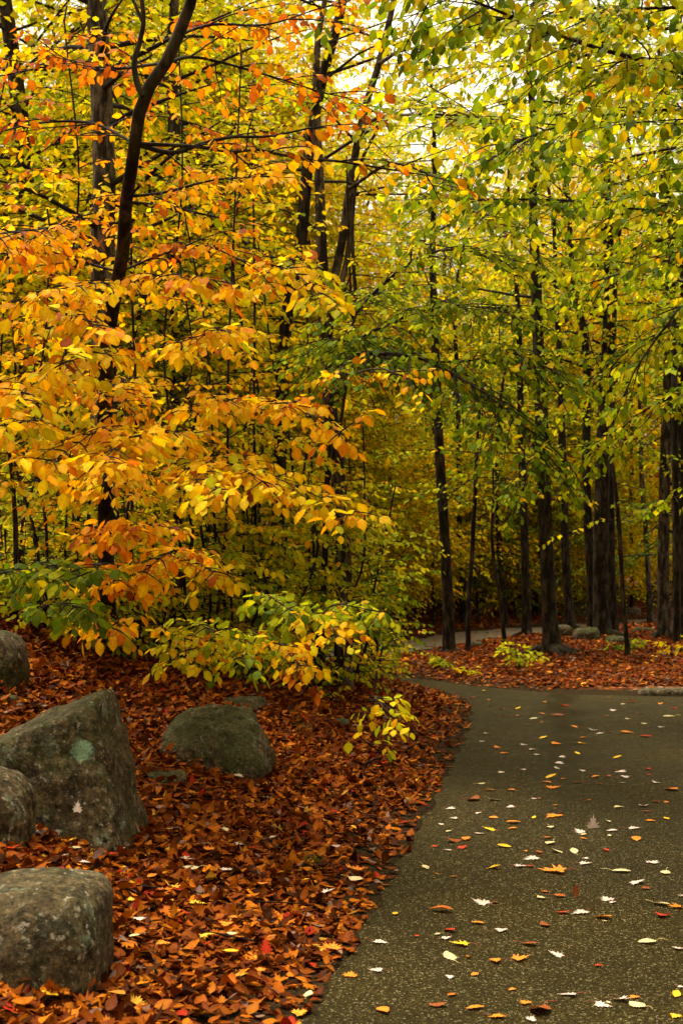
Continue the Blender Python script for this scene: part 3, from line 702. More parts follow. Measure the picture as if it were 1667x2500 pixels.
# --- young beeches crowding the left bank; each carries drooping rows of leaves towards the path
def sapling(label, px, d, top_py, w=10, rows=(), tone=(.5, .7), n=14, L=(.45, .8), leaf=.073, group=None, lean=0, temps=None, name='beech_sapling', zlow=.35, bias=SUNNY, kink=12, each=.075, cat='sapling', stay=False):
    if px < 970 and not stay: d = max(d, crest(px) + .1)
    x = (px - CX) / F * d; b = hz(x, d); by = HOR - (b - CH) / d * F
    zs = max(P(0, top_py, d)[2], b + .25); top_py = HOR - (zs - CH) / d * F
    pts = [(px, by, w * 1.25)]
    for f in (.25, .5, .75, 1.0):
        pts.append((px + lean * f + R.normal(0, kink), by + (top_py - by) * f, w * (1 - .55 * f)))
    pts[0] = (px, by, w * 1.25)
    sp = []
    hgt = zs - b; m = 5
    for k in range(m):
        z0 = b + hgt * (zlow + (1 - zlow) * k / m); z1 = b + hgt * (zlow + (1 - zlow) * (k + 1) / m)
        sp.append((z0, z1, max(1, n // m), L[0], L[1], tone[0] - .05 + (tone[1] - tone[0]) * k / (m - 1), .15, bias))
    limbs = []
    for r in rows:
        sp_, ends, tn = r[0], r[1], r[2]
        limbs.append(dict(start=sp_, pts=[(e[0], e[1] - 45, e[2], q) for e, q in zip(ends, (3.2, 2.4, 1.8, 1.5)[:len(ends)] if len(ends) > 1 else (3,))], L=.27, tone=tn - .03, each=each * 1.1, gap=.075, sag=.35, side=.3, bare=.66))
    return tree(name, label, cat, pts, d, top=zs + .15, temps=temps or T_HI, leaf=leaf, step=.038, droop=.60, spread=.085, spr=sp, limbs=limbs, flare=.3,
                group=group, gap=.11, side_len=.4, twig=.0014, rough=.05)

sapling('young beech whose yellow leaf rows hang across the thick pale trunk', 330, 9.9, 420, 10, [
    (720, [(250, 735, 7.6), (90, 760, 7.0)], .62), (705, [(420, 715, 7.8), (560, 735, 7.2)], .70), (880, [(250, 900, 7.6), (150, 935, 6.9)], .54),
    (1060, [(250, 1090, 7.4), (130, 1170, 6.6)], .63), (1075, [(300, 1120, 7.2), (240, 1180, 6.5)], .62)], tone=(.55, .74), n=15)
sapling('slender beech with a low green spray at the left border', 110, 9.6, 560, 9, [
    (930, [(90, 960, 7.4), (50, 1020, 6.7)], .60), (1060, [(60, 1075, 7.2), (-30, 1090, 6.6)], .55), (1395, [(100, 1420, 7.6), (200, 1450, 7.0)], .17), (1400, [(60, 1430, 7.6), (-20, 1450, 7.2)], .15),
    (1500, [(140, 1520, 7.8), (210, 1530, 7.4)], .16), (830, [(160, 810, 7.6), (260, 850, 7.1)], .62)], tone=(.45, .75), n=16)
sapling('beech sapling with orange leaves low down beside the big split boulder', 175, 9.2, 1130, 9, [
    (1330, [(230, 1330, 8.6), (300, 1350, 8.0)], .80), (1420, [(240, 1420, 8.4), (290, 1460, 7.9)], .70), (1560, [(240, 1560, 8.5), (280, 1580, 8)], .68)], tone=(.5, .7), n=8)
sapling('dark stem running straight up through the yellow leaves left of centre', 618, 10.2, 380, 10, [
    (1005, [(700, 1030, 8), (830, 1100, 7.3)], .68), (1000, [(560, 1020, 8), (460, 1040, 7.4)], .6), (840, [(540, 850, 8), (440, 880, 7.4)], .6), (690, [(700, 700, 8), (780, 760, 7.4)], .5)], tone=(.5, .6), n=10)
sapling('beech sapling bearing the longest bright yellow row reaching the path', 505, 10.0, 900, 10, [
    (1150, [(600, 1190, 7.7), (720, 1230, 7.2), (850, 1295, 6.9)], .57), (1140, [(560, 1170, 7.6), (640, 1220, 7.0)], .58), (1160, [(480, 1180, 7.4), (530, 1240, 6.7)], .60), (1110, [(420, 1100, 7.6), (330, 1110, 7.0)], .60)], tone=(.45, .6), n=10)
sapling('crooked dark sapling with orange leaves at its foot', 430, 10.3, 1010, 14, [
    (1320, [(380, 1330, 8.6), (300, 1320, 8)], .66), (1360, [(420, 1390, 8.4), (350, 1440, 7.8)], .68), (1400, [(460, 1410, 8.6), (520, 1440, 8)], .55)], tone=(.5, .65), n=10, lean=40)
sapling('low bush-like beech with bright green sprays above the mossy boulder', 610, 10.4, 1120, 8, [
    (1480, [(650, 1500, 9.4), (720, 1540, 8.6)], .24), (1540, [(620, 1590, 9.4), (590, 1650, 8.6)], .28), (1560, [(690, 1620, 9.2), (730, 1670, 8.6)], .66)],
    tone=(.28, .45), n=24, L=(.35, .7), zlow=.32)
sapling('green and yellow young beech at the tip of the bank', 770, 11.0, 1200, 8, [
    (1480, [(790, 1550, 9.6), (830, 1600, 9.2)], .6), (1500, [(830, 1520, 9.8), (930, 1540, 9.4)], .26)],
    tone=(.26, .40), n=22, L=(.35, .75), zlow=.34)
sapling('tiny beech seedling with yellow leaves trailing towards the bend of the path', 895, 9.6, 1690, 5, [
    (1720, [(910, 1745, 9.0), (940, 1775, 8.6)], .44), (1710, [(930, 1760, 9.2), (975, 1790, 8.9)], .46)], tone=(.42, .5), n=4, L=(.12, .22), zlow=.4, each=.16, stay=True)
sapling('low yellow beech seedling drooping over the litter left of the mossy boulder', 445, 10.4, 1420, 6, [
    (1560, [(450, 1600, 8.7), (455, 1650, 8.2)], .45), (1540, [(490, 1570, 8.8), (540, 1600, 8.4)], .38)], tone=(.38, .55), n=12, L=(.25, .5), zlow=.4)
GR = 'young beech saplings crowding the left bank'
k = 0
for px, d, tp, t0, t1, n in [(40, 9.6, 200, .55, .82, 16), (180, 10.2, 60, .5, .8, 16), (95, 10.8, 700, .42, .6, 14), (420, 9.8, 80, .55, .85, 16), (520, 10.4, 150, .5, .75, 16), (455, 11.4, 640, .42, .6, 14),
                             (580, 11.0, 520, .42, .6, 14), (700, 10.0, 330, .45, .62, 14), (660, 11.8, 900, .35, .5, 16), (740, 11.4, 600, .42, .55, 14), (720, 10.6, 1000, .36, .5, 16), (560, 10.0, 1120, .33, .5, 18),
                             (350, 10.6, 900, .42, .65, 14), (250, 10.0, 1150, .35, .6, 14), (20, 11.2, 1050, .3, .5, 18), (140, 11.8, 1150, .25, .45, 18), (380, 11.8, 1200, .33, .5, 16), (820, 12.2, 1080, .33, .5, 18),
                             (500, 12.4, 1150, .3, .45, 18), (640, 10.8, 1250, .3, .42, 18), (60, 13.0, 900, .3, .5, 16), (290, 13.5, 1000, .33, .5, 16), (-30, 9.2, 420, .6, .84, 16), (780, 11.3, 480, .5, .66, 8), (870, 13.5, 1220, .25, .4, 18),
                             (900, 14.6, 1330, .2, .34, 16), (860, 15.6, 1150, .28, .42, 18), (915, 16.2, 1230, .26, .38, 18), (840, 14.2, 1300, .26, .36, 18), (925, 15.6, 1470, .22, .32, 12), (30, 9.8, 760, .55, .7, 10), (230, 9.9, 1250, .5, .68, 8)]:
    sapling('slender young beech with thin dark stem and drooping autumn leaves on the left bank', px, d, tp, 6 + 30 / d * R.uniform(.6, 1.2), tone=(t0, t1), n=n, group=GR, temps=T_HI if d < 11 else T_MID, lean=R.normal(0, 55), leaf=.066, kink=24)

LG = 'low young beeches filling the crest of the left bank'
for px in list(range(-40, 975, 30)):
    for rr in range(3):
        q = px + R.normal(0, 14); edge_y = np.interp(q, [0, 200, 400, 600, 830, 960], [1525, 1590, 1630, 1672, 1700, 1640])
        d = hit(q, edge_y - (8, 45, 90)[rr] + R.normal(0, 8))[1]
        b_ = hz((q - CX) / F * d, d); tp = HOR - (b_ + (R.uniform(.28, .6), R.uniform(.5, .9), R.uniform(.7, 1.3))[rr] - CH) / d * F
        sapling('knee-high young beech with yellow-green leaves on the crest of the left bank', q, d, tp, 3.5, tone=(R.uniform(.28, .42), R.uniform(.34, .52)), n=10, L=(.18, .45), group=LG, temps=T_MID if rr else T_HI, lean=R.normal(0, 10), leaf=.060, zlow=.12, kink=4)

# --- low shrubs on the island
def shrub(label, px, py, d, w, h, tone, n=16, name='shrub', leaf=.08):
    c = hit(px, py); base = np.array(c); root = thing(name, label, 'shrub', base)
    cr = Crown(T_MID, leaf, .06, .5, .07, .002)
    st = MB()
    for k in range(max(3, n // 4)):
        a = R.uniform(0, 6.28); e = base + np.array([math.cos(a) * w * .5, math.sin(a) * w * .5, h * R.uniform(.5, 1)])
        tube(st, smooth_path([base - [0, 0, .05], (base + e) / 2 + [0, 0, h * .15], e], 8), np.linspace(.006, .002, 8), 5)
        for j in range(4):
            f = R.uniform(.3, 1); q = base + (e - base) * f
            cr.spray(q, (math.cos(a) + R.normal(0, .7), math.sin(a) + R.normal(0, .7), R.uniform(0, .6)), w * R.uniform(.25, .5), tone, r0=.003, gap=.08, wood=True)
    shift(st, base); link('stem', st.mesh('stem', [M_TWIG]), root)
    mb = MB(); cr.build(mb); shift(mb, base); link('foliage', mb.mesh('foliage', [M_LEAF, M_TWIG]), root)
shrub('low yellow-green shrub at the foot of the thick dark trunk', 1270, 1640, 20, .45, .42, .28, 20)
shrub('small green shrub on the litter in front of the fused clump of trunks', 1500, 1592, 23, .4, .2, .2, 8)
shrub('small yellow-green seedling among the spreading roots', 1085, 1632, 20, .25, .14, .28, 5)
shrub('little yellow seedling on the red litter right of the low shrub', 1140, 1652, 18, .18, .1, .34, 4)
shrub('sprig of bright yellow leaves on the litter at the right border', 1660, 1602, 22, .4, .2, .45, 6)
shrub('tuft of green leaves at the root of the mossy boulder', 770, 1700, 9.5, .2, .12, .3, 4, leaf=.04)
shrub('tiny two-leaved green seedling behind the mossy boulder', 790, 1716, 9.5, .12, .1, .3, 3, leaf=.045)

# --- the woods behind: a few grown trees of each kind, then copies
def proto_tree(h, tone, cw, n, z0, leaf=.12, step=.115, r=.11, bark=M_BARK, up=.3, temps=T_LO, conifer=False, gap=.26):
    tm = MB(); q = np.array([[0, 0, -.2, r * 1.4], [0, 0, .3, r * 1.05], [R.normal(0, .12), R.normal(0, .12), h * .35, r * .85], [R.normal(0, .25), R.normal(0, .25), h * .7, r * .5], [R.normal(0, .3), R.normal(0, .3), h, .01]])
    S = smooth_path(q, 30); tube(tm, S[:, :3], S[:, 3], 9, 0, .06)
    cr = Crown(temps, leaf, step, .55 if not conifer else .3, .07, .004)
    for k in range(n):
        f = (k + R.random()) / n; z = z0 + (h - z0) * f; i = np.argmin(abs(S[:, 2] - z)); a = R.uniform(0, 6.283)
        L = cw * ((math.sin(math.pi * (.18 + .78 * f)) ** .7) if not conifer else (1.05 - f)) * R.uniform(.6, 1.15)
        bp_ = cr.spray(S[i, :3], (math.cos(a), math.sin(a), R.normal(up, .15 if conifer else .33)), max(L, .4), tone + R.normal(0, .04), r0=min(max(S[i, 3] * .25, .006), .016), sag=R.uniform(.1, .5), gap=gap if not conifer else .12, side_len=.7 if not conifer else .35, bare=.15)
        for j in range(0 if conifer else 3):
            a2 = a + R.normal(0, .9); cr.spray(bp_[R.integers(3, 7)], (math.cos(a2), math.sin(a2), R.normal(.1, .6)), max(L * R.uniform(.3, .6), .3), tone + R.normal(0, .06), r0=.005, sag=R.uniform(.1, .6), gap=gap, side_len=.6, wood=False)
    t = tm.mesh('trunk', [bark]); c = MB(); cr.build(c)
    return t, c.mesh('crown', [M_LEAF, M_TWIG])
NEEDLE = [leaf_lo(.1)]
NEEDLE = [(V * np.array([.42, 1, 1]), U, f) for V, U, f in NEEDLE]
BIG = {k_: proto_tree(h_, t_, 2.9, 120, 2.2, .115, .075, .10, bark=bk, gap=.19) for k_, h_, t_, bk in
       (('green', 12, .24, M_BARK), ('lime', 12.5, .33, M_BARK), ('yellow', 12, .40, M_PALE), ('gold', 11.5, .47, M_BARK), ('orange', 11.5, .62, M_BARK))}
UND = {k_: proto_tree(h_, t_, 1.7, 48, .6, .09, .065, .028, up=.15, gap=.15) for k_, h_, t_ in (('green', 4.2, .22), ('lime', 4.6, .32), ('yellow', 4.8, .40), ('gold', 4.2, .48))}
HEM = proto_tree(9, .03, 1.9, 90, .8, .07, .022, .09, up=-.1, temps=NEEDLE, conifer=True)
def place(kind, src, x, y, s, label, cat, group, sz=None):
    root = thing(kind, label, cat, (x, y, hz(x, y) - .02), group)
    root.rotation_euler = (R.normal(0, .03), R.normal(0, .03), R.uniform(0, 6.28)); root.scale = (s, s, (sz or s))
    for nm, me in zip(('trunk', 'crown'), src): link(nm, me, root)
TXT = {'green': 'green-leaved', 'lime': 'lime-green-leaved', 'yellow': 'yellow-leaved', 'gold': 'golden-leaved', 'orange': 'orange-leaved'}
def wx(px, d): return (px - CX) / F * d
def free(x, y, m=.5): return land(np.array([x]), np.array([y]))[1][0] > m
# (px, depth, kind, scale): grown trees deep in the woods
bigs = []
for px in list(range(-150, 700, 46)):
    d = R.uniform(16, 46); bigs.append((px + R.normal(0, 25), d, R.choice(['lime', 'yellow', 'yellow', 'gold', 'green', 'lime']), R.uniform(.95, 1.3)))
for px in list(range(1400, 1840, 62)):
    d = R.uniform(29, 50); bigs.append((px + R.normal(0, 25), d, R.choice(['gold', 'orange', 'yellow', 'orange', 'lime']), R.uniform(.9, 1.25)))
for px in (930, 1060, 1200, 1330):
    d = R.uniform(50, 66); bigs.append((px + R.normal(0, 20), d, R.choice(['yellow', 'gold', 'lime', 'orange', 'yellow']), R.uniform(.72, .9)))
for px, d in ((880, 50), (960, 46), (1040, 52), (1120, 47), (1200, 53), (1290, 48)): bigs.append((px, d, R.choice(['green', 'lime', 'yellow']), R.uniform(1.0, 1.25)))
for px, d in ((740, 31), (800, 46)): bigs.append((px, d, R.choice(['yellow', 'lime', 'gold']), 1.25))
for px, d in ((1330, 33),):
    bigs.append((px, d, R.choice(['green', 'lime', 'yellow']), R.uniform(.62, .75)))
for px in list(range(-300, 800, 160)) :
    bigs.append((px, R.uniform(58, 75), R.choice(['yellow', 'gold', 'lime', 'orange']), R.uniform(.95, 1.3) if not 820 < px < 1420 else .9))
for px, d, kd, s in bigs:
    x = wx(px, d); d = d if free(x, d, .8) else d + 4; x = wx(px, d)
    if not free(x, d, .5): continue
    side = 'behind the saplings of the left bank' if px < 830 else ('beyond the far path at the right' if px > 1400 else 'beyond the far path in the middle')
    place('woodland_tree', BIG[kd], x, d, s, f'tall {TXT[kd]} tree in the woods {side}', 'tree', f'{TXT[kd]} trees {side}')
for x, y, kd in ((6.5, 3, 'lime'), (7.5, 8, 'green'), (8.5, 13, 'yellow'), (6, -3, 'gold'), (-5.5, -2.5, 'gold'), (-6.5, 3, 'yellow'), (-7, 8, 'gold'), (9, 19, 'green'), (7.2, 18.5, 'green')):  # trees out of view, added to block sky light and shade ground and trunks
    place('woodland_tree', BIG[kd], x, y, R.uniform(1.0, 1.2), f'tall {TXT[kd]} tree beside the path out of the picture, added for shade', 'tree', 'trees added for shade along the near path')
und = []
for px in np.linspace(-80, 800, 40): und.append((px + R.normal(0, 20), R.uniform(14.5, 26), R.choice(['lime', 'yellow', 'green', 'yellow', 'gold'])))
for px in np.linspace(850, 1300, 56): und.append((px + R.normal(0, 15), R.uniform(30, 48), R.choice(['yellow', 'lime', 'yellow', 'gold', 'lime'])))
for px in np.linspace(1300, 1750, 40): und.append((px + R.normal(0, 15), R.uniform(34, 52), R.choice(['gold', 'yellow', 'gold', 'lime'])))
for px in (850, 870, 890, 905, 925, 940, 955, 970, 985, 1005, 1020, 1040): und.append((px, R.uniform(26.2, 30), R.choice(['lime', 'yellow', 'lime', 'gold'])))
for px, d, kd in und:
    x = wx(px, d)
    if not free(x, d, .7): continue
    side = 'behind the left bank' if px < 830 else 'beyond the far path'
    place('understory_sapling', UND[kd], x, d, R.uniform(.75, 1.25), f'slim {TXT[kd]} understory sapling {side}', 'sapling', f'{TXT[kd]} understory saplings {side}')
place('hemlock_tree', HEM, wx(1230, 31), 31, .8, 'dark green hemlock behind the thin wavy sapling', 'tree', None)
place('hemlock_tree', HEM, wx(1030, 33), 33, .7, 'dark green hemlock left of the trunk with spreading roots', 'tree', None)
place('hemlock_tree', HEM, wx(1660, 29.5), 29.5, 1.35, 'tall dark hemlock at the right border behind the lichen-flecked trunk', 'tree', None)
place('hemlock_tree', HEM, wx(1500, 38), 38, .9, 'dark hemlock between the fused clump of trunks and the lichen-flecked trunk', 'tree', None)
place('hemlock_tree', HEM, wx(430, 21), 21, .8, 'dark hemlock half hidden behind the yellow saplings at left', 'tree', None)

# ------------------------------------------------------------------ boulders
def boulder(label, c, planes, p, seed, moss=.5, rough=.03, scale=1.0, sub=5, name='boulder', patch=False):
    bm = bmesh.new(); bmesh.ops.create_icosphere(bm, subdivisions=sub, radius=1.0)
    V = np.array([v.co[:] for v in bm.verts])
    acc = np.zeros(len(V))
    for n, d in planes:
        n = nrm(np.array(n, float)); acc += np.maximum(V @ n / d, 0) ** p
    r = acc ** (-1 / p)
    W_ = V * r[:, None]
    for k, v in enumerate(bm.verts):
        q = Vector(W_[k]) + Vector((seed * 3.7, seed * 1.3, 0))
        nn = mnoise.fractal(q * 3.0, .9, 2.0, 5) * rough + mnoise.fractal(q * 11, .7, 2.0, 5) * rough * .42
        v.co = Vector(W_[k]) + Vector(V[k]) * nn
    bm.normal_update()
    me = bpy.data.meshes.new(name); bm.to_mesh(me); bm.free(); me.materials.append(M_ROCK_PATCH if patch else M_ROCK)
    for pl in me.polygons: pl.use_smooth = True
    at = me.attributes.new('col', 'FLOAT_COLOR', 'POINT'); at.data.foreach_set('color', np.tile([moss, moss, moss, 1], len(me.vertices)).astype(np.float32))
    o = link(name, me, None, c); tag(o, label, 'boulder', kind=None)
    return o
def ell(w, dp, h, *extra):
    return [((1, 0, 0), w), ((-1, 0, 0), w), ((0, 1, 0), dp), ((0, -1, 0), dp), ((0, 0, 1), h), ((0, 0, -1), h)] + list(extra)

ROCKS = []
def rk(o, r): ROCKS.append((o.location.x, o.location.y, r)); return o
c = P(165, 1905, 6.55)
rk(boulder('large tilted granite boulder with a flat face and a round pale lichen patch', c,
    [((.10, -.95, .30), .235), ((.96, -.10, .24), .235), ((-.40, -.05, .91), .300), ((-1, 0, 0), .46), ((0, 1, 0), .34), ((0, 0, -1), .6), ((-.55, -.8, -.2), .34), ((.15, -.75, .65), .335)], 22, 1, .5, .03, patch=True), .45)
c = P(5, 2010, 6.05)
rk(boulder('small blue-green lichened rock at the left border leaning on the large tilted boulder', c, ell(.13, .15, .24, ((.7, -.3, .6), .17)), 5, 2, .2, .02), .2)
c = P(95, 2300, 4.75)
rk(boulder('rounded boulder in the bottom left corner', c, ell(.225, .29, .20, ((.7, -.3, .7), .255), ((.7, -.6, .0), .26), ((-.6, -.4, .7), .28), ((0, -.8, .6), .26)), 6, 3, .25, .016), .3)
c = P(525, 1800, 8.9)
rk(boulder('low mossy boulder half sunk in the leaves in the middle of the bank', c, [((1, 0, .30), .30), ((-1, 0, .45), .31), ((0, -1, .55), .27), ((.05, 0, 1), .195), ((0, 1, 0), .3), ((0, 0, -1), .3), ((-.6, -.4, .8), .235), ((.6, -.4, .75), .25), ((0, -.6, .9), .225)], 6, 24, .8, .04), .38)
c = P(405, 1912, 7.9)
rk(boulder('small dark rock poking from the leaves between the two large boulders', c, ell(.115, .12, .07, ((.5, -.5, .6), .09)), 5, 5, .8, .015, sub=4), .13)
c = P(5, 1640, 8.6)
rk(boulder('upright mossy boulder at the left border above the large tilted one', c, ell(.135, .2, .235, ((.8, -.2, .5), .16)), 6, 6, .85, .02), .25)
c = P(8, 1716, 8.3)
rk(boulder('small pale mossy stone at the left border behind the large tilted boulder', c, ell(.09, .1, .05), 4, 7, .7, .015, sub=4), .12)
c = P(595, 1722, 10.85)
rk(boulder('flat grey slab of rock behind the mossy boulder', c, ell(.17, .15, .06, ((.4, -.5, .7), .075)), 7, 8, .6, .016, sub=4), .22)
c = hit(830, 1775)
rk(boulder('small dark mossy stone right of the mossy boulder', c, ell(.075, .09, .06), 4, 9, 1.0, .015, sub=4), .12)
c = hit(915, 1585); rk(boulder('low dark mossy boulder beside the near end of the far path', c, ell(.50, .3, .20), 4, 10, 1.0, .04, sub=4), .5)
c = hit(1158, 1584); rk(boulder('small brown stone beside the slim branching sapling', c, ell(.13, .12, .12), 4, 11, .5, .02, sub=4), .15)
c = hit(1368, 1556); rk(boulder('pale grey boulder behind the thick dark trunk', c, ell(.19, .16, .2), 4, 12, .4, .03, sub=4), .25)
c = hit(1432, 1564); rk(boulder('round dark boulder left of the fused clump of trunks', c, ell(.21, .2, .21), 4, 13, 1.0, .04, sub=4), .3)
c = hit(1505, 1574); rk(boulder('mossy stone at the foot of the fused clump of trunks', c, ell(.16, .16, .13), 4, 14, 1.0, .03, sub=4), .25)
c = hit(1620, 1694); rk(boulder('long flat pale rock lying at the edge of the asphalt at right', c, ell(.30, .16, .07), 4, 15, .15, .02, sub=4), .3)
c = hit(1542, 1503); rk(boulder('small pale stone on the far side of the bright path', c, ell(.22, .2, .2), 4, 16, .3, .03, sub=3), .25)
c = hit(1415, 1500); rk(boulder('mossy stone beyond the path behind the round dark boulder', c, ell(.25, .2, .3), 4, 17, .8, .03, sub=3), .25)
c = hit(1570, 1545); rk(boulder('low dark stone on the litter left of the lichen-flecked trunk', c, ell(.2, .12, .09), 4, 18, .9, .02, sub=3), .2)

# fallen logs beyond the path
def log(label, a, b, r):
    m_ = MB(); q = smooth_path([a, (np.array(a) + b) / 2 + [0, 0, .04], b], 14); tube(m_, q, np.linspace(r, r * .6, 14), 9, 0, .08); base = np.array(a, float); shift(m_, base)
    o = link('fallen_log', m_.mesh('fallen_log', [M_BARK]), None, base); tag(o, label, 'log')
a = hit(1240, 1455); b = hit(1310, 1500); log('dark log lying aslant up the slope behind the thick trunk', a + [0, 0, .25], b + [0, 0, .1], .09)
a = hit(952, 1490); b = hit(1075, 1492); log('thin fallen log lying level on the far leafy slope', a + [0, 0, .15], b + [0, 0, .15], .05)

# ------------------------------------------------------------------ leaf litter (nobody could count it)
PAL = np.array([(.215, .053, .002), (.135, .029, .002), (.35, .108, .005), (.040, .010, .001), (.18, .105, .075), (.46, .24, .025), (.27, .020, .005), (.085, .017, .002)])
PW = np.array([.26, .22, .16, .13, .03, .02, .02, .16])
def litter(name, areas, temps, lift, palw=PW, val=1.0, onpath=False):
    mb = MB()
    for x0, x1, y0, y1, den, size in areas:
        n = int((x1 - x0) * (y1 - y0) * den); x = R.uniform(x0, x1, n); y = R.uniform(y0, y1, n); h, t = land(x, y)
        vis = abs(x) < .27 * y + .8
        keep = (t > .02) & vis & (R.random(n) < .20 + .8 * sstep(.06, .60, t + wob(x * 2, y * 2) * .22))
        if onpath: keep = (t < 0) & vis & (R.random(n) < .35 + .65 * sstep(-.9, -.1, t))
        x, y, h, t = x[keep], y[keep], h[keep], t[keep]; n = len(x)
        e = .03; gx_ = (land(x + e, y)[0] - h) / e; gy_ = (land(x, y + e)[0] - h) / e
        nor = nrm(np.stack([-gx_, -gy_, np.ones(n)], -1)) + R.normal(0, .26, (n, 3)) * (sstep(.1, .8, t)[:, None] if not onpath else .4) + R.normal(0, .08, (n, 3))
        ax = R.normal(0, 1, (n, 3)); ax[:, 2] *= .2
        c = PAL[R.choice(len(PAL), n, p=palw / palw.sum())] * np.clip(R.normal(1, .25, (n, 1)), .4, 1.7) * val
        put_leaves(mb, np.stack([x, y, h + .008 + R.random(n) ** 1.5 * lift * sstep(.05, .6, t)], -1), ax, nor, size * R.uniform(.65, 1.25, n), np.clip(c, 0, .8), temps)
    tag(link(name, mb.mesh(name, [M_LITTER])), 'deep brown and orange carpet of fallen leaves', 'leaf litter', kind='stuff')
litter('leaf_litter', [(-2.6, 1.0, 3.9, 7.0, 3300, .058), (-3.6, 1.8, 7.0, 11, 2300, .060), (-4.6, 1.8, 11, 16.5, 1100, .063)], T_DEAD, .05)
litter('leaf_litter', [(-3, 8, 16.5, 23, 650, .07), (-4, 9, 23, 31, 330, .08), (-8, 14, 31, 48, 90, .10)], T_MID + T_LO, .03, np.array([.18, .30, .07, .14, .04, .01, .03, .23]))   # a darker, browner mix of leaf colours than on the bank

litter('leaf_litter', [(-3, 12, 19, 42, 16, .085)], T_MID, .02, np.array([.2, .1, .3, .03, .2, .15, .02, .05]), 1.3, True)
# ------------------------------------------------------------------ single fallen leaves
LC = {'white': (.54, .44, .385), 'cream': (.54, .47, .25), 'orange': (.62, .20, .018), 'brown': (.24, .062, .014), 'red': (.50, .035, .010), 'yellow': (.70, .42, .022), 'rust': (.40, .105, .014)}
LW = {'white': 'pale pinkish-white maple leaf', 'cream': 'pale cream oval leaf', 'orange': 'orange curled leaf', 'brown': 'dark brown wet leaf', 'red': 'bright red leaf', 'yellow': 'yellow leaf', 'rust': 'rust-coloured leaf'}
M_FRESH = leaf_material('fresh_fallen_leaf', .15, .5, .12, .6)
LEAFMESH = {}
for kd in LC:
    for v in range(4):
        mb = MB()
        if kd == 'white' or (kd in ('red', 'orange', 'yellow') and v % 2 == 0): V, U, f = maple(random.uniform(.8, 1.05), random.uniform(.0, .35)); V = V * np.array([1, 1, 1]); L0 = 1.0
        else: V, U, f = leaf_hi(random.uniform(-.22, .12) if kd != 'cream' else -.04, random.uniform(-.05, .2), random.uniform(-.3, .25), random.uniform(.52, .72), random.uniform(-1, 1)); L0 = 1.0
        V = V - V.mean(0); V[:, 2] -= V[:, 2].min()
        cc = np.tile(np.array([*LC[kd], .5]), (len(V), 1)); mb.add(V, f, cc, U)
        if kd in ('white', 'cream') or v % 2 == 0:
            y0 = V[:, 1].min(); q = smooth_path([(0, y0 + .02, .03), (.05, y0 - .25, .08), (.12 * (v - 1.5), y0 - .55, .03)], 6)
            n0 = mb.n; tube(mb, q, np.full(6, .014), 4, 0); sc = (.30, .07, .05, .5) if kd != 'cream' else (.6, .5, .2, .5)
            mb.C[-1] = np.tile(np.array(sc), (len(mb.V[-1]), 1)); mb.U[-1][:] = .3
        LEAFMESH[kd, v] = mb.mesh('fallen_leaf', [M_FRESH])
def fallen(px, py, kd, wpx, label=None, group=None, up=0.0):
    q = hit(px, py, 3.5); s = 1.0 * max(wpx, 14) / F * q[1]
    o = link('fallen_leaf', LEAFMESH[kd, int(R.integers(4))], None, (q[0], q[1], q[2] + .012 + up))
    o.rotation_euler = (R.normal(0, .10), R.normal(0, .10), R.uniform(0, 6.28)); o.scale = (s, s, s)
    on_path = land(np.array([q[0]]), np.array([q[1]]))[1][0] < 0
    if not label:
        if on_path:
            zone = 'on the nearest stretch of asphalt at the bottom' if py > 2240 else ('on the middle stretch of asphalt' if py > 1930 else 'on the far stretch of asphalt near the bend')
        else: zone = 'on the brown litter of the bank'
        label = f'single {LW[kd]} lying {zone}'; group = f'{LW[kd]}s {zone}'
    if not on_path: o.location.z += .055
    tag(o, label, 'leaf', group)
    return o
def c8(x, y): return 834 + x / 1.882, 1875 + y / 1.882
def c6(x, y): return 834 + x / 1.882, 1250 + y / 1.882
def c7(x, y): return x / 1.88, 1875 + y / 1.88
K = dict(w='white', c='cream', o='orange', b='brown', r='red', y='yellow', t='rust')
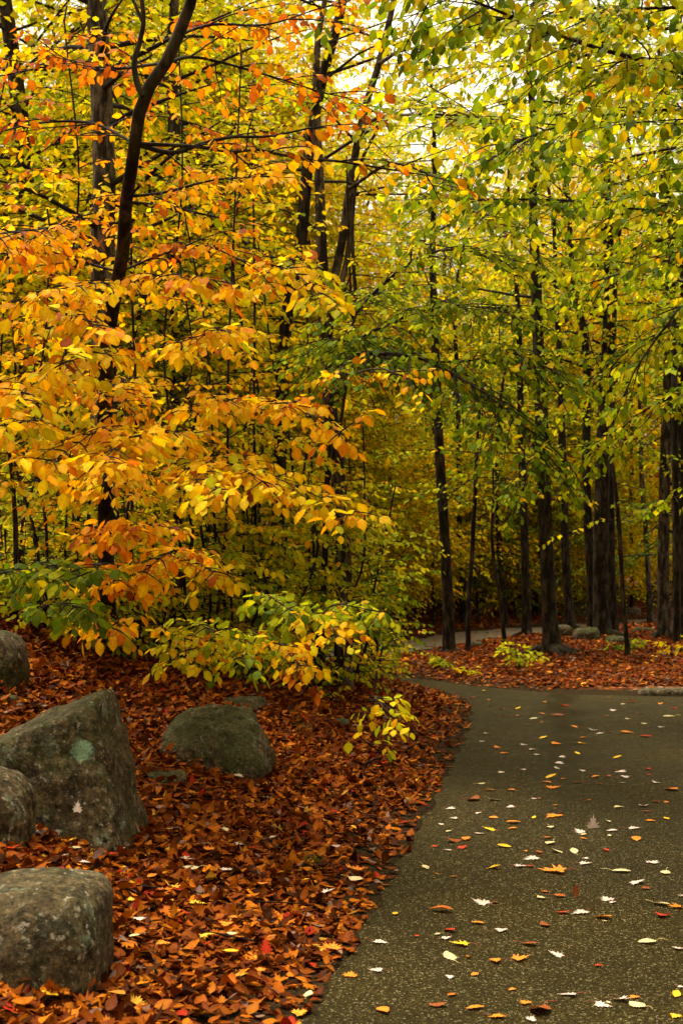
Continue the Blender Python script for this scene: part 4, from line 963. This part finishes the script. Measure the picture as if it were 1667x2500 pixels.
S8 = '''730 28 w 40,834 16 w 30,985 6 w 34,1103 22 w 28,960 48 y 60,940 75 o 55,970 97 o 66,1020 58 o 34,1080 75 t 50,1165 50 o 50,1225 45 b 40,1180 80 o 38,1283 26 w 64,1302 50 w 46,1288 78 w 38,1405 14 r 34,1412 40 r 26,1440 77 w 48,1510 108 o 100,
642 80 c 40,685 110 t 48,778 112 o 46,700 155 w 80,775 188 w 40,880 152 w 26,905 150 b 16,1127 163 t 40,980 180 o 20,1268 188 c 58,1385 186 w 50,1443 165 r 40,1488 167 o 22,1400 207 b 36,605 155 b 90,515 242 w 34,500 196 w 50,625 218 w 36,695 237 o 50,882 237 y 34,970 228 o 84,790 262 o 74,785 287 o 44,455 270 w 24,490 302 c 40,632 310 w 50,680 293 y 60,958 281 c 62,1223 258 c 40,1415 252 o 50,1490 243 y 40,
1090 300 w 58,1110 335 o 36,1110 316 c 34,1240 297 w 52,1340 290 w 52,1350 334 o 84,1228 322 c 28,945 330 t 44,955 355 c 84,745 375 y 66,990 392 c 74,1065 394 c 70,845 392 o 24,1213 390 r 44,555 378 r 44,488 390 w 36,570 335 o 80,510 345 b 80,425 370 r 34,870 425 w 74,905 402 b 50,1115 452 w 54,1120 428 w 30,1430 443 w 76,
385 470 c 60,437 500 o 30,512 512 o 38,690 470 y 90,820 464 w 60,865 464 r 44,975 485 o 116,1285 490 c 90,1485 497 c 70,1350 542 w 92,1395 565 b 46,930 578 t 46,1000 600 t 60,915 610 c 54,1215 618 w 76,1555 600 w 30,1465 638 c 96,1535 652 o 70,640 628 w 86,705 632 b 50,455 672 t 116,245 683 y 46,
1095 676 w 82,1020 680 r 70,625 728 o 70,730 762 w 60,930 735 b 76,1205 722 c 26,495 764 r 76,440 778 c 34,345 792 r 30,480 802 w 44,545 823 y 84,865 828 b 80,1400 814 c 90,1540 842 w 60,178 814 w 70,495 882 c 92,580 884 o 38,705 902 o 90,820 892 o 80,985 874 w 70,1180 924 r 44,
160 946 w 60,495 976 w 50,610 970 o 50,780 1040 o 38,505 1060 t 56,1040 1055 w 86,440 1110 b 90,190 1130 o 100,615 1118 o 92,840 1100 o 60,1195 1112 w 76,1222 1098 c 26,1285 1090 w 80,1355 1112 c 100,1555 1030 w 30,1535 1064 y 66,715 1166 o 80,870 1168 w 50,1530 1160 y 60,1240 630 w 40,1340 1072 o 50,40 965 o 70'''
for it in S8.replace('\n', '').split(','):
    x, y, kd, w = it.split(); fallen(*c8(float(x), float(y)), K[kd], float(w) / 1.882)
S6 = '''735 912 b 34,808 942 b 34,680 896 b 30,740 944 t 30,810 908 y 34,880 955 c 40,920 932 o 34,860 984 c 26,918 972 t 24,1020 895 r 60,930 880 o 26,675 868 o 20,1150 1010 w 44,1185 1023 w 40,1065 993 o 44,925 1045 y 44,1110 1045 o 40,1100 1070 y 40,1080 1118 y 42,710 1085 o 36,835 1076 w 34,665 1026 w 34,645 1062 w 20,745 1115 o 44,875 1100 w 38,895 1122 w 34,1010 1132 w 34,1000 1160 w 44,985 1072 o 76,1310 1020 o 70,1230 1020 t 26,1355 972 o 22,1385 978 c 32,1465 994 w 44,1395 1038 r 60,1530 1026 w 28,1500 945 c 60,1365 932 t 44,1265 1135 y 44,1245 917 w 30,1310 955 c 24,1525 908 r 30,1330 880 t 50,1290 888 c 26,1225 860 o 30,1465 886 o 26,1215 942 b 30,570 884 o 24,650 826 y 26,600 858 b 34,990 940 b 60'''
for it in S6.replace('\n', '').split(','):
    x, y, kd, w = it.split(); fallen(*c6(float(x), float(y)), K[kd], float(w) / 1.882)
S7 = '''780 342 c 44,1035 346 c 60,920 412 c 46,955 438 o 60,875 527 c 80,848 488 w 70,1095 88 w 48,1095 418 w 56,1240 380 w 60,590 605 y 66,600 688 y 40,640 780 w 76,905 700 y 76,735 640 t 60,618 856 c 56,1075 765 o 50,1035 800 o 80,1065 850 c 50,965 855 y 52,355 438 c 60,297 480 w 36,390 513 w 50,565 444 w 36,365 528 o 44,425 567 w 34,700 575 o 64,1505 642 w 60,1035 540 w 60,565 990 t 80,400 995 o 80,535 1135 o 120,230 1150 y 90,1415 1138 c 66,1195 1018 o 54,1230 865 o 60,1525 912 o 100,520 470 r 50,165 372 w 36,1250 125 w 28,1380 240 w 40,905 130 o 40,665 500 b 40,745 890 o 70,1540 420 w 40,1205 600 o 60,1400 585 y 40'''
for it in S7.replace('\n', '').split(','):
    x, y, kd, w = it.split(); fallen(*c7(float(x), float(y)), K[kd], float(w) / 1.88)
# the ones that can be told apart
def uniq(pt, kd, w, label, up=0.0): return fallen(*pt, kd, w, label, None, up)
uniq(c8(1470, 698), 'red', 42, 'crumpled scarlet leaf on the asphalt near the right border')
o = uniq(c8(910, 1130), 'brown', 84, 'very large flat brown leaf stuck to the wet asphalt at the bottom')
o = uniq(c8(1200, 700), 'orange', 58, 'largest orange oval leaf on the asphalt beside a white and a red leaf')
o = uniq(c8(1152, 282), 'white', 34, 'pale leaf standing upright on its stem in the middle of the asphalt', .02); o.rotation_euler = (1.5, .1, .3)
o = uniq(c8(1072, 600), 'brown', 34, 'brown curled leaf standing on edge on the asphalt', .02); o.rotation_euler = (1.2, .2, .6)
uniq(c7(1055, 928), 'yellow', 44, 'bright yellow long-stalked leaf on the litter near the bottom of the bank')
o = uniq(c7(1220, 940), 'red', 40, 'glowing orange-red maple leaf standing up on the litter near the bottom', .03); o.rotation_euler = (1.0, .1, .4)
uniq(c7(70, 580), 'cream', 10, 'scrap of pale leaf lying on the round corner boulder') if False else None
uniq(c7(90, 575), 'cream', 45, 'large cream leaf at the edge of the asphalt beside a red leaf') if False else None
uniq((834 + 65 / 1.882, 1875 + 580 / 1.882), 'cream', 42, 'large cream leaf at the edge of the asphalt beside an orange and a white leaf')
uniq((834 + 60 / 1.882, 1875 + 535 / 1.882), 'orange', 52, 'broad orange leaf touching the large cream leaf at the edge of the asphalt')
uniq((30, 2113), 'red', 40, 'vivid red-orange leaf lying between the corner boulder and the lichened rock')
o = uniq((192, 1978), 'white', 26, 'pale leaf resting against the face of the large tilted boulder', 0); o.location = P(190, 1972, 6.2); o.rotation_euler = (1.1, .2, .4)
uniq((185, 1620), 'cream', 24, 'round cream leaf on the litter above the large tilted boulder')

# twigs dropped on the litter
for px, py in ((690, 1720), (345, 1715), (300, 1760), (520, 1980), (640, 2080), (420, 2210), (560, 2330), (380, 2390), (760, 1900), (250, 1660), (460, 1700), (680, 2240), (900, 1820), (830, 1960)):
    a = np.array(hit(px, py)); th = R.uniform(0, 3.14); l = R.uniform(.12, .38); mb = MB(); q = []
    for f in np.linspace(-.5, .5, 7):
        x, y = a[0] + math.cos(th) * l * f + R.normal(0, .006), a[1] + math.sin(th) * l * f + R.normal(0, .006); q.append((x, y, hz(x, y) + .062))
    tube(mb, q, np.linspace(.0045, .002, 7), 5); shift(mb, a)
    tag(link('fallen_twig', mb.mesh('fallen_twig', [M_TWIG]), None, a), 'thin dark twig lying on the brown leaf litter of the bank', 'twig', 'twigs dropped on the litter of the bank')

# grass tufts
def tuft(label, px, py, n, h, cg):
    b = np.array(hit(px, py)); mb = MB()
    for k in range(n):
        a = R.uniform(0, 6.28); l = h * R.uniform(.5, 1.1); q = np.array([math.cos(a), math.sin(a), 0]); s0 = q * R.uniform(0, .04)
        pts = smooth_path([s0, s0 + q * l * .25 + [0, 0, l * .7], s0 + q * l * .75 + [0, 0, l * .8 * R.uniform(.4, 1)]], 6)
        w = np.linspace(.0016, .0004, 6)[:, None] * np.array([-q[1], q[0], 0])
        v = np.concatenate([pts - w, pts + w]); f = [(i, i + 1, i + 7, i + 6) for i in range(5)]
        mb.add(v, [np.array(f)], np.tile(np.array([*(np.array(cg) * R.uniform(.6, 1.3)), 1]), (12, 1)), np.full((12, 2), .3))
    tag(link('grass_tuft', mb.mesh('grass_tuft', [M_LEAF]), None, b), label, 'grass')
tuft('small green tuft of grass at the edge of the litter beside the path', 760, 2125, 60, .11, (.09, .13, .012))
tuft('wispy dry grass tuft right of the mossy boulder', 745, 1800, 50, .14, (.22, .16, .05))
tuft('thin dark green tuft of grass on the bank between the boulder and the path', 800, 1958, 40, .09, (.06, .10, .012))
